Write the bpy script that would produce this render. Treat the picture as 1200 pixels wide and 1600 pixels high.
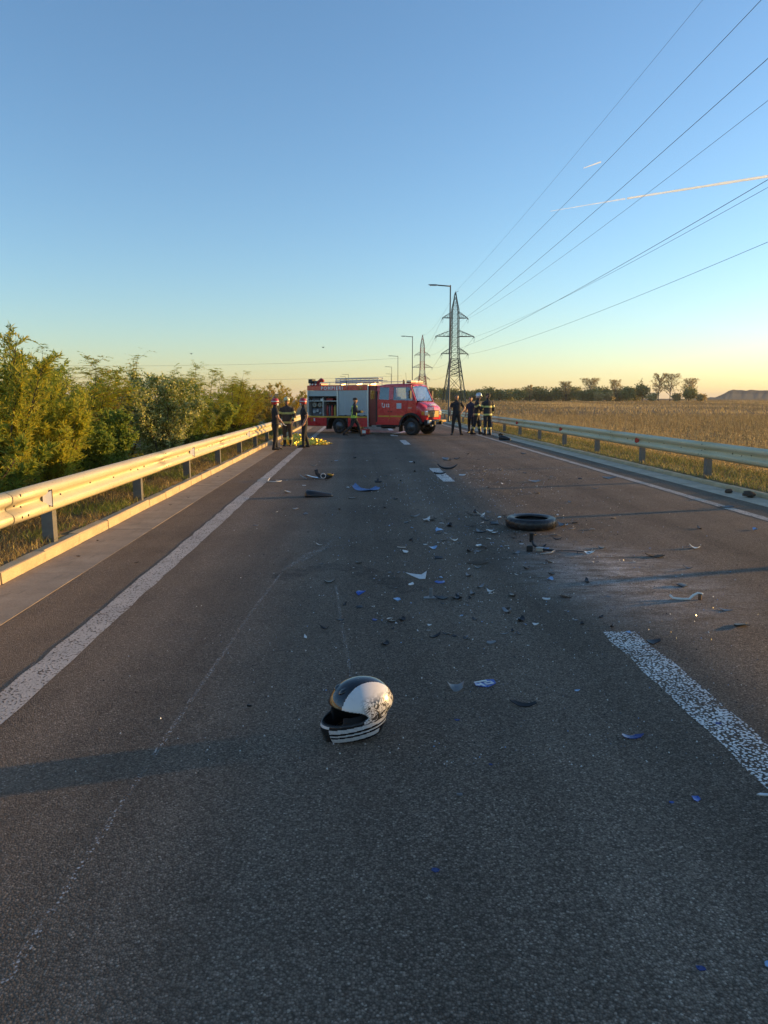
import bpy, bmesh, math, random
import numpy as np
from mathutils import Vector, Matrix, noise as mnoise

for _o in list(bpy.data.objects):
    bpy.data.objects.remove(_o, do_unlink=True)
SC = bpy.context.scene
COL = SC.collection
R = math.radians
PI = math.pi

# ------------------------------------------------------------------ camera
cam_d = bpy.data.cameras.new('camera')
cam = bpy.data.objects.new('camera', cam_d)
COL.objects.link(cam)
cam.location = (0, 0, 1.70)
cam.rotation_euler = (R(90 - 8.664), 0, R(-2.108))
cam_d.sensor_fit = 'VERTICAL'
cam_d.sensor_height = 36.0
cam_d.lens = 36.0 * 1155 / 1600
cam_d.clip_start = 0.05
cam_d.clip_end = 60000
SC.camera = cam

# ------------------------------------------------------------------ sky and sun
SUN_EL, SUN_AZ = 5.3, 75.0          # azimuth from +Y (down the road) towards +X (right)
w = bpy.data.worlds.new('World')
SC.world = w
w.use_nodes = True
wn = w.node_tree
bg = wn.nodes['Background']
sky = wn.nodes.new('ShaderNodeTexSky')
sky.sky_type = 'NISHITA'
sky.sun_disc = False
sky.sun_elevation = R(SUN_EL)
sky.sun_rotation = R(SUN_AZ)
sky.altitude = 0
sky.air_density = 1.0
sky.dust_density = 0.4
sky.ozone_density = 3.1
tint = wn.nodes.new('ShaderNodeMix')      # the phone's white balance
tint.data_type = 'RGBA'; tint.blend_type = 'MULTIPLY'; tint.inputs[0].default_value = 1.0
tint.inputs[7].default_value = (1.05, 0.985, 0.97, 1)
wn.links.new(sky.outputs[0], tint.inputs[6])
wn.links.new(tint.outputs[2], bg.inputs[0])
bg.inputs[1].default_value = 0.15
sl = bpy.data.lights.new('sun', 'SUN')
sun = bpy.data.objects.new('sun', sl)
COL.objects.link(sun)
sl.energy = 3.1
sl.angle = R(1.2)
sl.color = (1.0, 0.57, 0.16)
sdir = Vector((math.sin(R(SUN_AZ)) * math.cos(R(SUN_EL)), math.cos(R(SUN_AZ)) * math.cos(R(SUN_EL)), math.sin(R(SUN_EL))))
sun.rotation_euler = sdir.to_track_quat('Z', 'Y').to_euler()
sun.location = (30, 10, 20)

vs = SC.view_settings
vs.view_transform = 'Standard'
vs.look = 'None'
vs.exposure = 1.42
vs.gamma = 1.0
vs.use_curve_mapping = False
SC.render.engine = 'CYCLES'
SC.cycles.use_denoising = True
SC.cycles.max_bounces = 6
SC.cycles.transparent_max_bounces = 16
SC.render.film_transparent = False

# ------------------------------------------------------------------ material helpers
def new_mat(name):
    m = bpy.data.materials.new(name)
    m.use_nodes = True
    nt = m.node_tree
    return m, nt, nt.nodes['Principled BSDF']

def nd(nt, kind, **kw):
    n = nt.nodes.new('ShaderNode' + kind)
    for k, v in kw.items():
        if k in n.inputs.keys():
            n.inputs[k].default_value = v
        else:
            setattr(n, k, v)
    return n

def lk(nt, a, b):
    nt.links.new(a, b)

def ramp(nt, src, stops, interp='LINEAR'):
    r = nt.nodes.new('ShaderNodeValToRGB')
    r.color_ramp.interpolation = interp
    els = r.color_ramp.elements
    while len(els) < len(stops):
        els.new(0.5)
    for e, (p, c) in zip(els, stops):
        e.position = p
        e.color = c if len(c) == 4 else (*c, 1)
    lk(nt, src, r.inputs[0])
    return r.outputs[0]

def g3(v):
    return (v, v, v, 1)

def mix(nt, fac, a, b, mode='MIX'):
    m = nt.nodes.new('ShaderNodeMix')
    m.data_type = 'RGBA'
    m.blend_type = mode
    for s, v in ((m.inputs[0], fac), (m.inputs[6], a), (m.inputs[7], b)):
        if hasattr(v, 'links') or hasattr(v, 'is_linked'):
            lk(nt, v, s)
        elif s == m.inputs[0]:
            s.default_value = v
        else:
            s.default_value = v if len(v) == 4 else (*v, 1)
    return m.outputs[2]

def mth(nt, op, a, b=0.0, clamp=False):
    m = nt.nodes.new('ShaderNodeMath')
    m.operation = op
    m.use_clamp = clamp
    for s, v in ((m.inputs[0], a), (m.inputs[1], b)):
        if hasattr(v, 'is_linked'):
            lk(nt, v, s)
        else:
            s.default_value = v
    return m.outputs[0]

def coords(nt, kind='Object', scale=None):
    t = nt.nodes.new('ShaderNodeTexCoord')
    o = t.outputs[kind]
    if scale is not None:
        mp = nt.nodes.new('ShaderNodeMapping')
        mp.inputs['Scale'].default_value = scale
        lk(nt, o, mp.inputs[0])
        o = mp.outputs[0]
    return o

def noise(nt, vec, scale, detail=3, rough=0.55):
    n = nd(nt, 'TexNoise', Scale=scale, Detail=detail, Roughness=rough)
    if vec is not None:
        lk(nt, vec, n.inputs['Vector'])
    return n.outputs[0]

def bump(nt, bs, h, strength=0.5, dist=0.01):
    b = nd(nt, 'Bump', Strength=strength, Distance=dist)
    lk(nt, h, b.inputs['Height'])
    lk(nt, b.outputs[0], bs.inputs['Normal'])

MATS = {}
def pm(name, col, rough=0.5, metal=0.0, var=0.12, scale=9.0, bmp=0.0, bscale=60.0, coat=0.0, spec=0.5, dirt=None, dirt_amt=0.0):
    """painted / plastic / metal surface with tone variation, dirt and fine relief"""
    if name in MATS:
        return MATS[name]
    m, nt, bs = new_mat(name)
    v = coords(nt)
    n = noise(nt, v, scale, 4)
    k = ramp(nt, n, [(0.25, g3(1 - var)), (0.75, g3(1 + var))])
    c = mix(nt, 1.0, (*col, 1), k, 'MULTIPLY')
    if dirt is not None:
        dn = noise(nt, v, scale * 2.7, 5, 0.65)
        df = ramp(nt, dn, [(0.45, g3(0)), (0.75, g3(dirt_amt))])
        c = mix(nt, df, c, dirt)
    lk(nt, c, bs.inputs['Base Color'])
    rr = ramp(nt, n, [(0.2, g3(max(0, rough - 0.08))), (0.8, g3(min(1, rough + 0.08)))])
    lk(nt, rr, bs.inputs['Roughness'])
    bs.inputs['Metallic'].default_value = metal
    bs.inputs['Specular IOR Level'].default_value = spec
    bs.inputs['Coat Weight'].default_value = coat
    bs.inputs['Coat Roughness'].default_value = 0.08
    if bmp:
        bump(nt, bs, noise(nt, v, bscale, 3), bmp, 0.01)
    MATS[name] = m
    return m

def leafmat(name, cols, trans=0.35, rough=0.55, tscale=1.0):
    m, nt, bs = new_mat(name)
    g = nt.nodes.new('ShaderNodeNewGeometry')
    n = len(cols)
    c = ramp(nt, g.outputs['Random Per Island'], [(i / max(1, n - 1), cl) for i, cl in enumerate(cols)])
    lk(nt, c, bs.inputs['Base Color'])
    bs.inputs['Roughness'].default_value = rough
    bs.inputs['Specular IOR Level'].default_value = 0.3
    t = nt.nodes.new('ShaderNodeBsdfTranslucent')
    lk(nt, c, t.inputs[0])
    ms = nt.nodes.new('ShaderNodeMixShader')
    ms.inputs[0].default_value = trans
    lk(nt, bs.outputs[0], ms.inputs[1])
    lk(nt, t.outputs[0], ms.inputs[2])
    lk(nt, ms.outputs[0], nt.nodes['Material Output'].inputs[0])
    MATS[name] = m
    return m

# ------------------------------------------------------------------ mesh helpers
def link(o, parent=None):
    COL.objects.link(o)
    if parent is not None:
        o.parent = parent
    return o

def tag(o, label=None, cat=None, group=None, kind=None):
    if label: o['label'] = label
    if cat: o['category'] = cat
    if group: o['group'] = group
    if kind: o['kind'] = kind
    return o

def thing(name, label, cat, loc=(0, 0, 0), rz=0.0, group=None):
    o = bpy.data.objects.new(name, None)
    o.empty_display_size = 0.2
    COL.objects.link(o)
    o.location = loc
    o.rotation_euler = (0, 0, rz)
    return tag(o, label, cat, group)

def np_obj(name, V, F, mat, parent=None, smooth=False, midx=None):
    """mesh object from numpy arrays; all faces of one size"""
    V = np.asarray(V, np.float32)
    F = np.asarray(F, np.int32)
    me = bpy.data.meshes.new(name)
    k = F.shape[1]
    me.vertices.add(len(V)); me.vertices.foreach_set('co', V.ravel())
    me.loops.add(F.size); me.loops.foreach_set('vertex_index', F.ravel())
    me.polygons.add(len(F))
    me.polygons.foreach_set('loop_start', np.arange(0, F.size, k, dtype=np.int32))
    me.polygons.foreach_set('loop_total', np.full(len(F), k, np.int32))
    for m in (mat if isinstance(mat, (list, tuple)) else [mat]):
        me.materials.append(m)
    if midx is not None:
        me.polygons.foreach_set('material_index', np.asarray(midx, np.int32))
    me.polygons.foreach_set('use_smooth', np.full(len(F), smooth, bool))
    me.update(calc_edges=True)
    me.validate()
    return link(bpy.data.objects.new(name, me), parent)

class MB:
    """collects shapes, then becomes ONE mesh object"""
    def __init__(s):
        s.v = []; s.f = []; s.sm = []
    def add(s, vs, fs, smooth=False):
        o = len(s.v)
        s.v += [tuple(p) for p in vs]
        s.f += [tuple(o + i for i in f) for f in fs]
        s.sm += [smooth] * len(fs)
        return s
    def box(s, x0, x1, y0, y1, z0, z1, bev=0.0):
        if bev <= 0:
            vs = [(x, y, z) for z in (z0, z1) for y in (y0, y1) for x in (x0, x1)]
            return s.add(vs, [(0, 2, 3, 1), (4, 5, 7, 6), (0, 1, 5, 4), (2, 6, 7, 3), (0, 4, 6, 2), (1, 3, 7, 5)])
        bm = bmesh.new()
        bmesh.ops.create_cube(bm, size=1)
        for v in bm.verts:
            v.co = ((x0 + x1) / 2 + v.co.x * (x1 - x0), (y0 + y1) / 2 + v.co.y * (y1 - y0), (z0 + z1) / 2 + v.co.z * (z1 - z0))
        bmesh.ops.bevel(bm, geom=bm.edges[:], offset=bev, segments=2, affect='EDGES', profile=0.5)
        return s.bm(bm)
    def bm(s, bm, smooth=False):
        bm.verts.index_update()
        s.add([v.co[:] for v in bm.verts], [[v.index for v in f.verts] for f in bm.faces], smooth)
        bm.free()
        return s
    def tube(s, pts, r, n=8, cap=True, smooth=True, squash=1.0):
        pts = [Vector(p) for p in pts]
        rs = r if isinstance(r, (list, tuple)) else [r] * len(pts)
        vs, fs = [], []
        up = None
        for i, p in enumerate(pts):
            d = (pts[min(i + 1, len(pts) - 1)] - pts[max(i - 1, 0)])
            if d.length < 1e-9: d = Vector((0, 0, 1))
            d.normalize()
            if up is None:
                up = Vector((0, 0, 1)) if abs(d.z) < 0.9 else Vector((1, 0, 0))
            u = (up - d * up.dot(d))
            if u.length < 1e-6: u = d.orthogonal()
            u.normalize(); up = u
            q = d.cross(u)
            for k in range(n):
                a = 2 * PI * k / n
                vs.append(p + (u * math.cos(a) + q * math.sin(a) * squash) * rs[i])
        for i in range(len(pts) - 1):
            for k in range(n):
                a, b = i * n + k, i * n + (k + 1) % n
                fs.append((a, b, b + n, a + n))
        if cap:
            fs.append(tuple(range(n - 1, -1, -1)))
            fs.append(tuple((len(pts) - 1) * n + k for k in range(n)))
        return s.add(vs, fs, smooth)
    def prism(s, poly, axis, a, b):
        """extrude a 2-D polygon along an axis: 'x' (poly = y,z), 'y' (poly = x,z), 'z' (poly = x,y)"""
        def P(p, t):
            return {'x': (t, p[0], p[1]), 'y': (p[0], t, p[1]), 'z': (p[0], p[1], t)}[axis]
        n = len(poly)
        vs = [P(p, a) for p in poly] + [P(p, b) for p in poly]
        fs = [tuple(range(n)), tuple(range(2 * n - 1, n - 1, -1))]
        fs += [(i, i + n, (i + 1) % n + n, (i + 1) % n) for i in range(n)]
        return s.add(vs, fs)
    def lathe(s, prof, n=24, axis='z', c=(0, 0, 0), closed=False, smooth=True):
        vs, fs = [], []
        for i, (r, h) in enumerate(prof):
            for k in range(n):
                a = 2 * PI * k / n
                x, y = r * math.cos(a), r * math.sin(a)
                p = {'z': (x, y, h), 'y': (x, h, y), 'x': (h, x, y)}[axis]
                vs.append((p[0] + c[0], p[1] + c[1], p[2] + c[2]))
        m = len(prof)
        for i in range(m if closed else m - 1):
            for k in range(n):
                a, b = i * n + k, i * n + (k + 1) % n
                c2 = ((i + 1) % m) * n
                fs.append((a, b, c2 + (k + 1) % n, c2 + k))
        if not closed:
            fs.append(tuple(range(n))); fs.append(tuple((m - 1) * n + k for k in range(n - 1, -1, -1)))
        return s.add(vs, fs, smooth)
    def loft(s, rings, closed=True, cap=True, smooth=True):
        n = len(rings[0]); vs = [p for r in rings for p in r]; fs = []
        for i in range(len(rings) - 1):
            for k in range(n if closed else n - 1):
                a, b = i * n + k, i * n + (k + 1) % n
                fs.append((a, b, b + n, a + n))
        if cap:
            fs.append(tuple(range(n - 1, -1, -1)))
            fs.append(tuple((len(rings) - 1) * n + k for k in range(n)))
        return s.add(vs, fs, smooth)
    def xf(s, M):
        s.v = [tuple(M @ Vector(p)) for p in s.v]
        return s
    def data(s, name, mat):
        me = bpy.data.meshes.new(name)
        me.from_pydata(s.v, [], s.f)
        me.polygons.foreach_set('use_smooth', s.sm)
        for m in (mat if isinstance(mat, (list, tuple)) else [mat]):
            me.materials.append(m)
        bm = bmesh.new(); bm.from_mesh(me)
        bmesh.ops.recalc_face_normals(bm, faces=bm.faces[:])
        bm.to_mesh(me); bm.free()
        me.update()
        return me
    def build(s, name, mat, parent=None, loc=(0, 0, 0), rot=(0, 0, 0)):
        o = bpy.data.objects.new(name, s.data(name, mat))
        o.location = loc; o.rotation_euler = rot
        return link(o, parent)

def put(name, me, parent=None, loc=(0, 0, 0), rot=(0, 0, 0), scale=(1, 1, 1)):
    """another object that shares mesh data"""
    o = bpy.data.objects.new(name, me)
    o.location = loc; o.rotation_euler = rot; o.scale = scale
    return link(o, parent)

def copy_tree(o, parent=None):
    c = o.copy(); COL.objects.link(c); c.parent = parent
    for ch in list(o.children):
        copy_tree(ch, c)
    return c

# ================================================================== GROUND
def m_ground():
    m, nt, bs = new_mat('ground_soil')
    v = coords(nt)
    n1 = noise(nt, v, 0.35, 6, 0.6); n2 = noise(nt, v, 7.0, 5, 0.7)
    c = ramp(nt, n1, [(0.3, (0.17, 0.115, 0.06)), (0.55, (0.24, 0.17, 0.088)), (0.75, (0.155, 0.12, 0.055))])
    k = ramp(nt, n2, [(0.3, g3(0.55)), (0.7, g3(1.25))])
    c = mix(nt, 1.0, c, k, 'MULTIPLY')
    lk(nt, c, bs.inputs['Base Color'])
    bs.inputs['Roughness'].default_value = 0.95
    bs.inputs['Specular IOR Level'].default_value = 0.1
    bump(nt, bs, n2, 0.9, 0.06)
    return m

def field_z(x, y):
    """height of the ground sheet"""
    if -3.2 <= x <= 7.0:
        return -0.16
    if x < 0:
        prof = [(-3.4, 0.105), (-4.4, 0.10), (-5.4, -0.20), (-8, -0.75), (-40, -0.8), (-6000, -0.8)]
        xs = [-p[0] for p in prof]; zs = [p[1] for p in prof]
        return float(np.interp(-x, xs, zs))
    z = float(np.interp(x, [7.2, 8.6, 10.5, 14, 6000], [0.08, 0.05, -0.15, -0.3, -0.3]))
    rise = float(np.interp(y, [12, 350, 700, 6000], [0, 1.1, 2.6, 3.0])) * float(np.interp(x, [8.6, 16], [0, 1]))
    return z + rise

xs = [-6000, -1500, -400, -120, -40, -20, -12, -8, -6.5, -5.2, -4.3, -3.8, -3.40, -3.2, 7.0, 7.18, 7.8, 8.6, 9.5, 10.5, 12, 14, 16, 20, 30, 45, 70, 110, 180, 300, 500, 900, 2000, 6000]
ys = [-60, -20, -5] + list(np.arange(0, 60, 1.5)) + [60, 70, 85, 100, 130, 170, 220, 280, 350, 450, 560, 700, 900, 1500, 3000, 8000]
gv, gf = [], []
random.seed(5)
for y in ys:
    for x in xs:
        z = field_z(x, y)
        if (x < -3.5 or x > 7.3) and abs(x) < 200 and y < 300:
            z += random.uniform(-0.03, 0.03) * (1 if abs(x) < 12 else 2)
        gv.append((x, y, z))
nx = len(xs)
for j in range(len(ys) - 1):
    for i in range(nx - 1):
        a = j * nx + i
        gf.append((a, a + 1, a + nx + 1, a + nx))
ground = np_obj('ground', gv, gf, m_ground(), smooth=True)
tag(ground, kind='structure')

# ------------------------------------------------------------------ road
def m_asphalt():
    m, nt, bs = new_mat('asphalt')
    v = coords(nt)
    vo = nd(nt, 'TexVoronoi', Scale=120.0); lk(nt, v, vo.inputs['Vector'])
    vo2 = nd(nt, 'TexVoronoi', Scale=210.0); lk(nt, v, vo2.inputs['Vector'])
    sep = nt.nodes.new('ShaderNodeSeparateColor'); lk(nt, vo.outputs['Color'], sep.inputs[0])
    stone = ramp(nt, sep.outputs[0], [(0.0, (0.105, 0.081, 0.062)), (0.55, (0.190, 0.150, 0.114)), (0.85, (0.265, 0.211, 0.163)), (0.97, (0.34, 0.272, 0.21)), (1.0, (0.46, 0.39, 0.31))])
    gap = ramp(nt, vo.outputs['Distance'], [(0.35, g3(1.0)), (0.8, g3(0.5))])
    c = mix(nt, 1.0, stone, gap, 'MULTIPLY')
    # large tonal patches, wheel tracks along the road
    big = noise(nt, v, 0.5, 5, 0.6)
    c = mix(nt, 1.0, c, ramp(nt, big, [(0.25, g3(0.72)), (0.75, g3(1.22))]), 'MULTIPLY')
    sx = coords(nt, scale=(1.5, 0.02, 1))
    trk = noise(nt, sx, 1.0, 3, 0.5)
    c = mix(nt, 1.0, c, ramp(nt, trk, [(0.3, g3(0.70)), (0.7, g3(1.22))]), 'MULTIPLY')
    oil = nd(nt, 'TexNoise', Scale=0.9, Detail=5.0, Roughness=0.6, Distortion=0.8); lk(nt, coords(nt, scale=(1.0, 0.45, 1)), oil.inputs['Vector'])
    c = mix(nt, ramp(nt, oil.outputs[0], [(0.54, g3(0)), (0.70, g3(0.45))]), c, (0.08, 0.06, 0.045, 1))
    # brown dust film gathering towards the edges
    dn = noise(nt, v, 1.3, 6, 0.7)
    sp = nt.nodes.new('ShaderNodeSeparateXYZ'); lk(nt, v, sp.inputs[0])
    ed = mth(nt, 'ABSOLUTE', mth(nt, 'SUBTRACT', sp.outputs[0], 1.9))
    ef = ramp(nt, mth(nt, 'DIVIDE', ed, 5.0), [(0.35, g3(0.05)), (0.95, g3(0.55))])
    df = mth(nt, 'MULTIPLY', ef, ramp(nt, dn, [(0.3, g3(0.2)), (0.7, g3(1))]))
    c = mix(nt, df, c, (0.285, 0.215, 0.150, 1))
    # pale powder spread by the crash
    sub = nt.nodes.new('ShaderNodeVectorMath'); sub.operation = 'SUBTRACT'; lk(nt, v, sub.inputs[0]); sub.inputs[1].default_value = (2.55, 7.0, 0)
    mp = nt.nodes.new('ShaderNodeMapping'); lk(nt, sub.outputs[0], mp.inputs[0]); mp.inputs['Rotation'].default_value = (0, 0, R(8)); mp.inputs['Scale'].default_value = (0.85, 0.48, 1)
    ln = nt.nodes.new('ShaderNodeVectorMath'); ln.operation = 'LENGTH'; lk(nt, mp.outputs[0], ln.inputs[0])
    fall = ramp(nt, ln.outputs['Value'], [(0.0, g3(1)), (1.0, g3(0))])
    pn = noise(nt, coords(nt, scale=(1, 2.2, 1)), 2.2, 8, 0.78)
    grain = ramp(nt, sep.outputs[1], [(0.25, g3(0.3)), (0.8, g3(1))])
    pf = mth(nt, 'MULTIPLY', mth(nt, 'MULTIPLY', fall, ramp(nt, pn, [(0.40, g3(0)), (0.60, g3(1.0))])), grain)
    c = mix(nt, pf, c, (0.66, 0.62, 0.58, 1))
    lk(nt, c, bs.inputs['Base Color'])
    bs.inputs['Roughness'].default_value = 0.8
    bs.inputs['Specular IOR Level'].default_value = 0.12
    h = mth(nt, 'ADD', ramp(nt, vo.outputs['Distance'], [(0.1, g3(1)), (0.8, g3(0))]), mth(nt, 'MULTIPLY', sep.outputs[2], 0.6))
    h = mth(nt, 'ADD', h, mth(nt, 'MULTIPLY', vo2.outputs['Distance'], 0.25))
    bump(nt, bs, h, 0.85, 0.006)
    return m

def m_paint(name, col, lo, hi, thr_dirt=0.35):
    """road paint sitting on the crowns of the aggregate, worn through between the stones"""
    m, nt, bs = new_mat(name)
    v = coords(nt)
    vo = nd(nt, 'TexVoronoi', Scale=62.0, Randomness=1.0); lk(nt, v, vo.inputs['Vector'])
    n = noise(nt, v, 5.0, 7, 0.72)
    wv = mth(nt, 'ADD', vo.outputs['Distance'], mth(nt, 'MULTIPLY', mth(nt, 'SUBTRACT', n, 0.25), 0.7))
    a = ramp(nt, wv, [(lo, g3(1)), (hi, g3(0))])
    k = ramp(nt, noise(nt, v, 1.4, 6, 0.7), [(0.3, g3(0.72)), (0.7, g3(1.08))])
    c = mix(nt, 1.0, (*col, 1), k, 'MULTIPLY')
    c = mix(nt, ramp(nt, noise(nt, v, 28, 4, 0.7), [(0.5, g3(0)), (0.8, g3(thr_dirt))]), c, (0.10, 0.09, 0.08, 1))
    lk(nt, c, bs.inputs['Base Color'])
    bs.inputs['Roughness'].default_value = 0.7
    lk(nt, a, bs.inputs['Alpha'])
    bump(nt, bs, vo.outputs['Distance'], 0.35, 0.004)
    return m

ASPH = m_asphalt()
rv, rf = [], []
rx = [-2.72, -2.0, -1, 0, 1, 2, 3, 4, 5, 6, 6.55]
ry = [-40, -5, 0, 2, 4, 8, 15, 30, 60, 120, 250, 420]
for y in ry:
    for x in rx:
        rv.append((x, y, 0.0))
for j in range(len(ry) - 1):
    for i in range(len(rx) - 1):
        a = j * len(rx) + i
        rf.append((a, a + 1, a + len(rx) + 1, a + len(rx)))
road = np_obj('road', rv, rf, ASPH)
tag(road, kind='structure')

def strip(name, x0, x1, y0, y1, mat, z=0.004, seg=2.0, jit=0.0, seed=1):
    rnd = random.Random(seed)
    n = max(2, int((y1 - y0) / seg)); V = []; Fc = []
    for i in range(n + 1):
        y = y0 + (y1 - y0) * i / n
        V += [(x0 + rnd.uniform(-jit, jit), y, z), (x1 + rnd.uniform(-jit, jit), y, z)]
    for i in range(n):
        Fc.append((2 * i, 2 * i + 1, 2 * i + 3, 2 * i + 2))
    return np_obj(name, V, Fc, mat, road)

P_EDGE = m_paint('edge_line_paint', (0.56, 0.47, 0.38), 0.80, 1.05, 0.2)
P_DASH = m_paint('dash_paint', (0.80, 0.76, 0.70), 0.56, 0.72)
P_FAR = m_paint('fresher_dash_paint', (0.80, 0.75, 0.68), 0.72, 0.95, 0.2)
strip('edge_line', -2.09, -1.88, -30, 300, P_EDGE, seg=0.25, jit=0.011, seed=2)
strip('edge_line', 5.78, 5.95, -30, 300, P_EDGE, seg=0.25, jit=0.011, seed=3)
for k in range(-1, 16):
    y0 = 2.15 + 12.95 * k + (0.2 if k == 1 else 0)
    strip('lane_dash', 1.80, 2.05, y0, y0 + 3.05, P_DASH if k < 1 else P_FAR, seg=0.2, jit=0.012, seed=10 + k)
# painted lane arrow under the fire engine
arw = MB().prism([(1.62, 34.9), (1.92, 34.5), (1.95, 35.5), (1.80, 35.4), (1.80, 36.0), (1.62, 36.1)], 'z', 0.004, 0.0055)
arw.prism([(1.74, 36.9), (1.92, 36.8), (2.75, 39.6), (2.55, 40.0)], 'z', 0.004, 0.0055)
arw.build('lane_arrow', P_FAR, road)

# scrape marks left on the asphalt: broken chalky ribbons
def m_scrape():
    m, nt, bs = new_mat('scrape_chalk')
    v = coords(nt)
    vo = nd(nt, 'TexVoronoi', Scale=80.0); lk(nt, v, vo.inputs['Vector'])
    sep = nt.nodes.new('ShaderNodeSeparateColor'); lk(nt, vo.outputs['Color'], sep.inputs[0])
    n = noise(nt, v, 2.5, 6, 0.7)
    a = mth(nt, 'MULTIPLY', ramp(nt, sep.outputs[0], [(0.36, g3(0)), (0.68, g3(0.85))]), ramp(nt, n, [(0.34, g3(0.05)), (0.56, g3(1))]))
    a = mth(nt, 'MULTIPLY', a, ramp(nt, vo.outputs['Distance'], [(0.3, g3(1)), (0.6, g3(0))]))
    bs.inputs['Base Color'].default_value = (0.55, 0.5, 0.45, 1)
    bs.inputs['Roughness'].default_value = 0.9
    lk(nt, a, bs.inputs['Alpha'])
    return m
SCR = m_scrape()
def ribbon(name, pts, wd, mat, z=0.004):
    P = [Vector((x, y, z)) for x, y in pts]
    V, Fc = [], []
    for i, p in enumerate(P):
        d = (P[min(i + 1, len(P) - 1)] - P[max(i - 1, 0)]).normalized()
        s = Vector((-d.y, d.x, 0)) * wd * 0.5
        V += [p - s, p + s]
    for i in range(len(P) - 1):
        Fc.append((2 * i, 2 * i + 1, 2 * i + 3, 2 * i + 2))
    return np_obj(name, [tuple(q) for q in V], Fc, mat, road)
ribbon('scrape_mark', [(-1.07, 1.2), (-1.045, 1.95), (-1.02, 2.6), (-0.99, 3.3), (-0.955, 4.0), (-0.915, 4.72), (-0.86, 5.75), (-0.73, 7.47)], 0.028, SCR)
ribbon('scrape_mark', [(-0.74, 7.3), (-0.55, 8.1), (-0.30, 8.5), (-0.05, 8.6)], 0.06, SCR, 0.0045)
ribbon('scrape_mark', [(-0.2, 6.66), (-0.13, 5.56), (-0.08, 4.9), (-0.04, 4.35)], 0.022, SCR)
ribbon('scrape_mark', [(-0.62, 7.6), (-0.38, 8.35), (-0.3, 8.9)], 0.05, SCR, 0.005)

def m_skid():
    m, nt, bs = new_mat('skid_rubber')
    v = coords(nt)
    n = noise(nt, coords(nt, scale=(3, 3, 1)), 2.0, 6, 0.7)
    bs.inputs['Base Color'].default_value = (0.015, 0.015, 0.015, 1)
    bs.inputs['Roughness'].default_value = 0.8
    lk(nt, ramp(nt, n, [(0.38, g3(0)), (0.66, g3(0.32))]), bs.inputs['Alpha'])
    return m
SKD = m_skid()
ribbon('skid_mark', [(-0.79, 6.92), (-0.57, 7.24), (-0.25, 7.45), (0.01, 7.3), (0.25, 6.89), (0.52, 6.4)], 0.30, SKD, 0.0035)

# ------------------------------------------------------------------ gutters and kerbs
def m_concrete(name, col, j=0.0):
    m, nt, bs = new_mat(name)
    v = coords(nt)
    n1 = noise(nt, v, 2.0, 6, 0.65); n2 = noise(nt, v, 60, 4, 0.6)
    c = mix(nt, 1.0, (*col, 1), ramp(nt, n1, [(0.25, g3(0.68)), (0.75, g3(1.2))]), 'MULTIPLY')
    c = mix(nt, 1.0, c, ramp(nt, n2, [(0.3, g3(0.85)), (0.7, g3(1.12))]), 'MULTIPLY')
    st = noise(nt, coords(nt, scale=(3, 0.5, 3)), 3.0, 5, 0.7)
    c = mix(nt, ramp(nt, st, [(0.55, g3(0)), (0.75, g3(0.55))]), c, (0.10, 0.085, 0.065, 1))
    lk(nt, c, bs.inputs['Base Color'])
    bs.inputs['Roughness'].default_value = 0.9
    bs.inputs['Specular IOR Level'].default_value = 0.25
    bump(nt, bs, mth(nt, 'ADD', n2, n1), 0.4, 0.006)
    return m
CONC = m_concrete('gutter_concrete', (0.36, 0.29, 0.215))
KERB = m_concrete('kerb_concrete', (0.52, 0.41, 0.25))

def gutter(x0, x1, zi, zo, CONC=CONC):
    g = bpy.data.objects.new('gutter', None); link(g); tag(g, kind='structure')
    L = 2.5
    me = MB().prism([(x0, -0.1), (x1, -0.1), (x1, zo), (x0, zi)], 'y', -L / 2 + 0.006, L / 2 - 0.006).data('gutter_slab', CONC)
    rnd = random.Random(7)
    for k in range(-3, 40):
        put('gutter_slab', me, g, (0, 1.0 + k * L, rnd.uniform(-0.003, 0.003)))
    return g
gutter(-3.28, -2.715, 0.006, 0.004)
gutter(6.545, 7.04, 0.004, 0.006, m_concrete('gutter_concrete_lit_tone', (0.58, 0.47, 0.34)))  # paler beige copy: sunlight put into the colour, offsetting the kerb's shadow

def kerb(xf, s, kh=0.12):
    """xf = road-side face, s = outward direction"""
    g = bpy.data.objects.new('kerb', None); link(g); tag(g, kind='structure')
    L = 1.0
    pr = [(0, -0.1), (0.14 * s, -0.1), (0.14 * s, kh - 0.005), (0.03 * s, kh), (0.012 * s, kh - 0.015)]
    rnd = random.Random(11 + s)
    meshes = []
    for q in range(4):
        b = MB().prism(pr, 'y', -L / 2 + 0.006, L / 2 - 0.006)
        b.v = [(x + rnd.uniform(-0.004, 0.004), y + rnd.uniform(-0.003, 0.003), z + (rnd.uniform(-0.006, 0.006) if z > 0 else 0)) for x, y, z in b.v]
        meshes.append(b.data('kerb_stone', KERB))
    for k in range(-4, 74):
        put('kerb_stone', meshes[rnd.randrange(4)], g, (xf + rnd.uniform(-0.006, 0.006), 0.3 + k * L, rnd.uniform(-0.006, 0.004)), (0, 0, rnd.uniform(-0.006, 0.006)))
    return g
kerb(-3.29, -1)
kerb(7.05, 1, 0.085)

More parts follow.
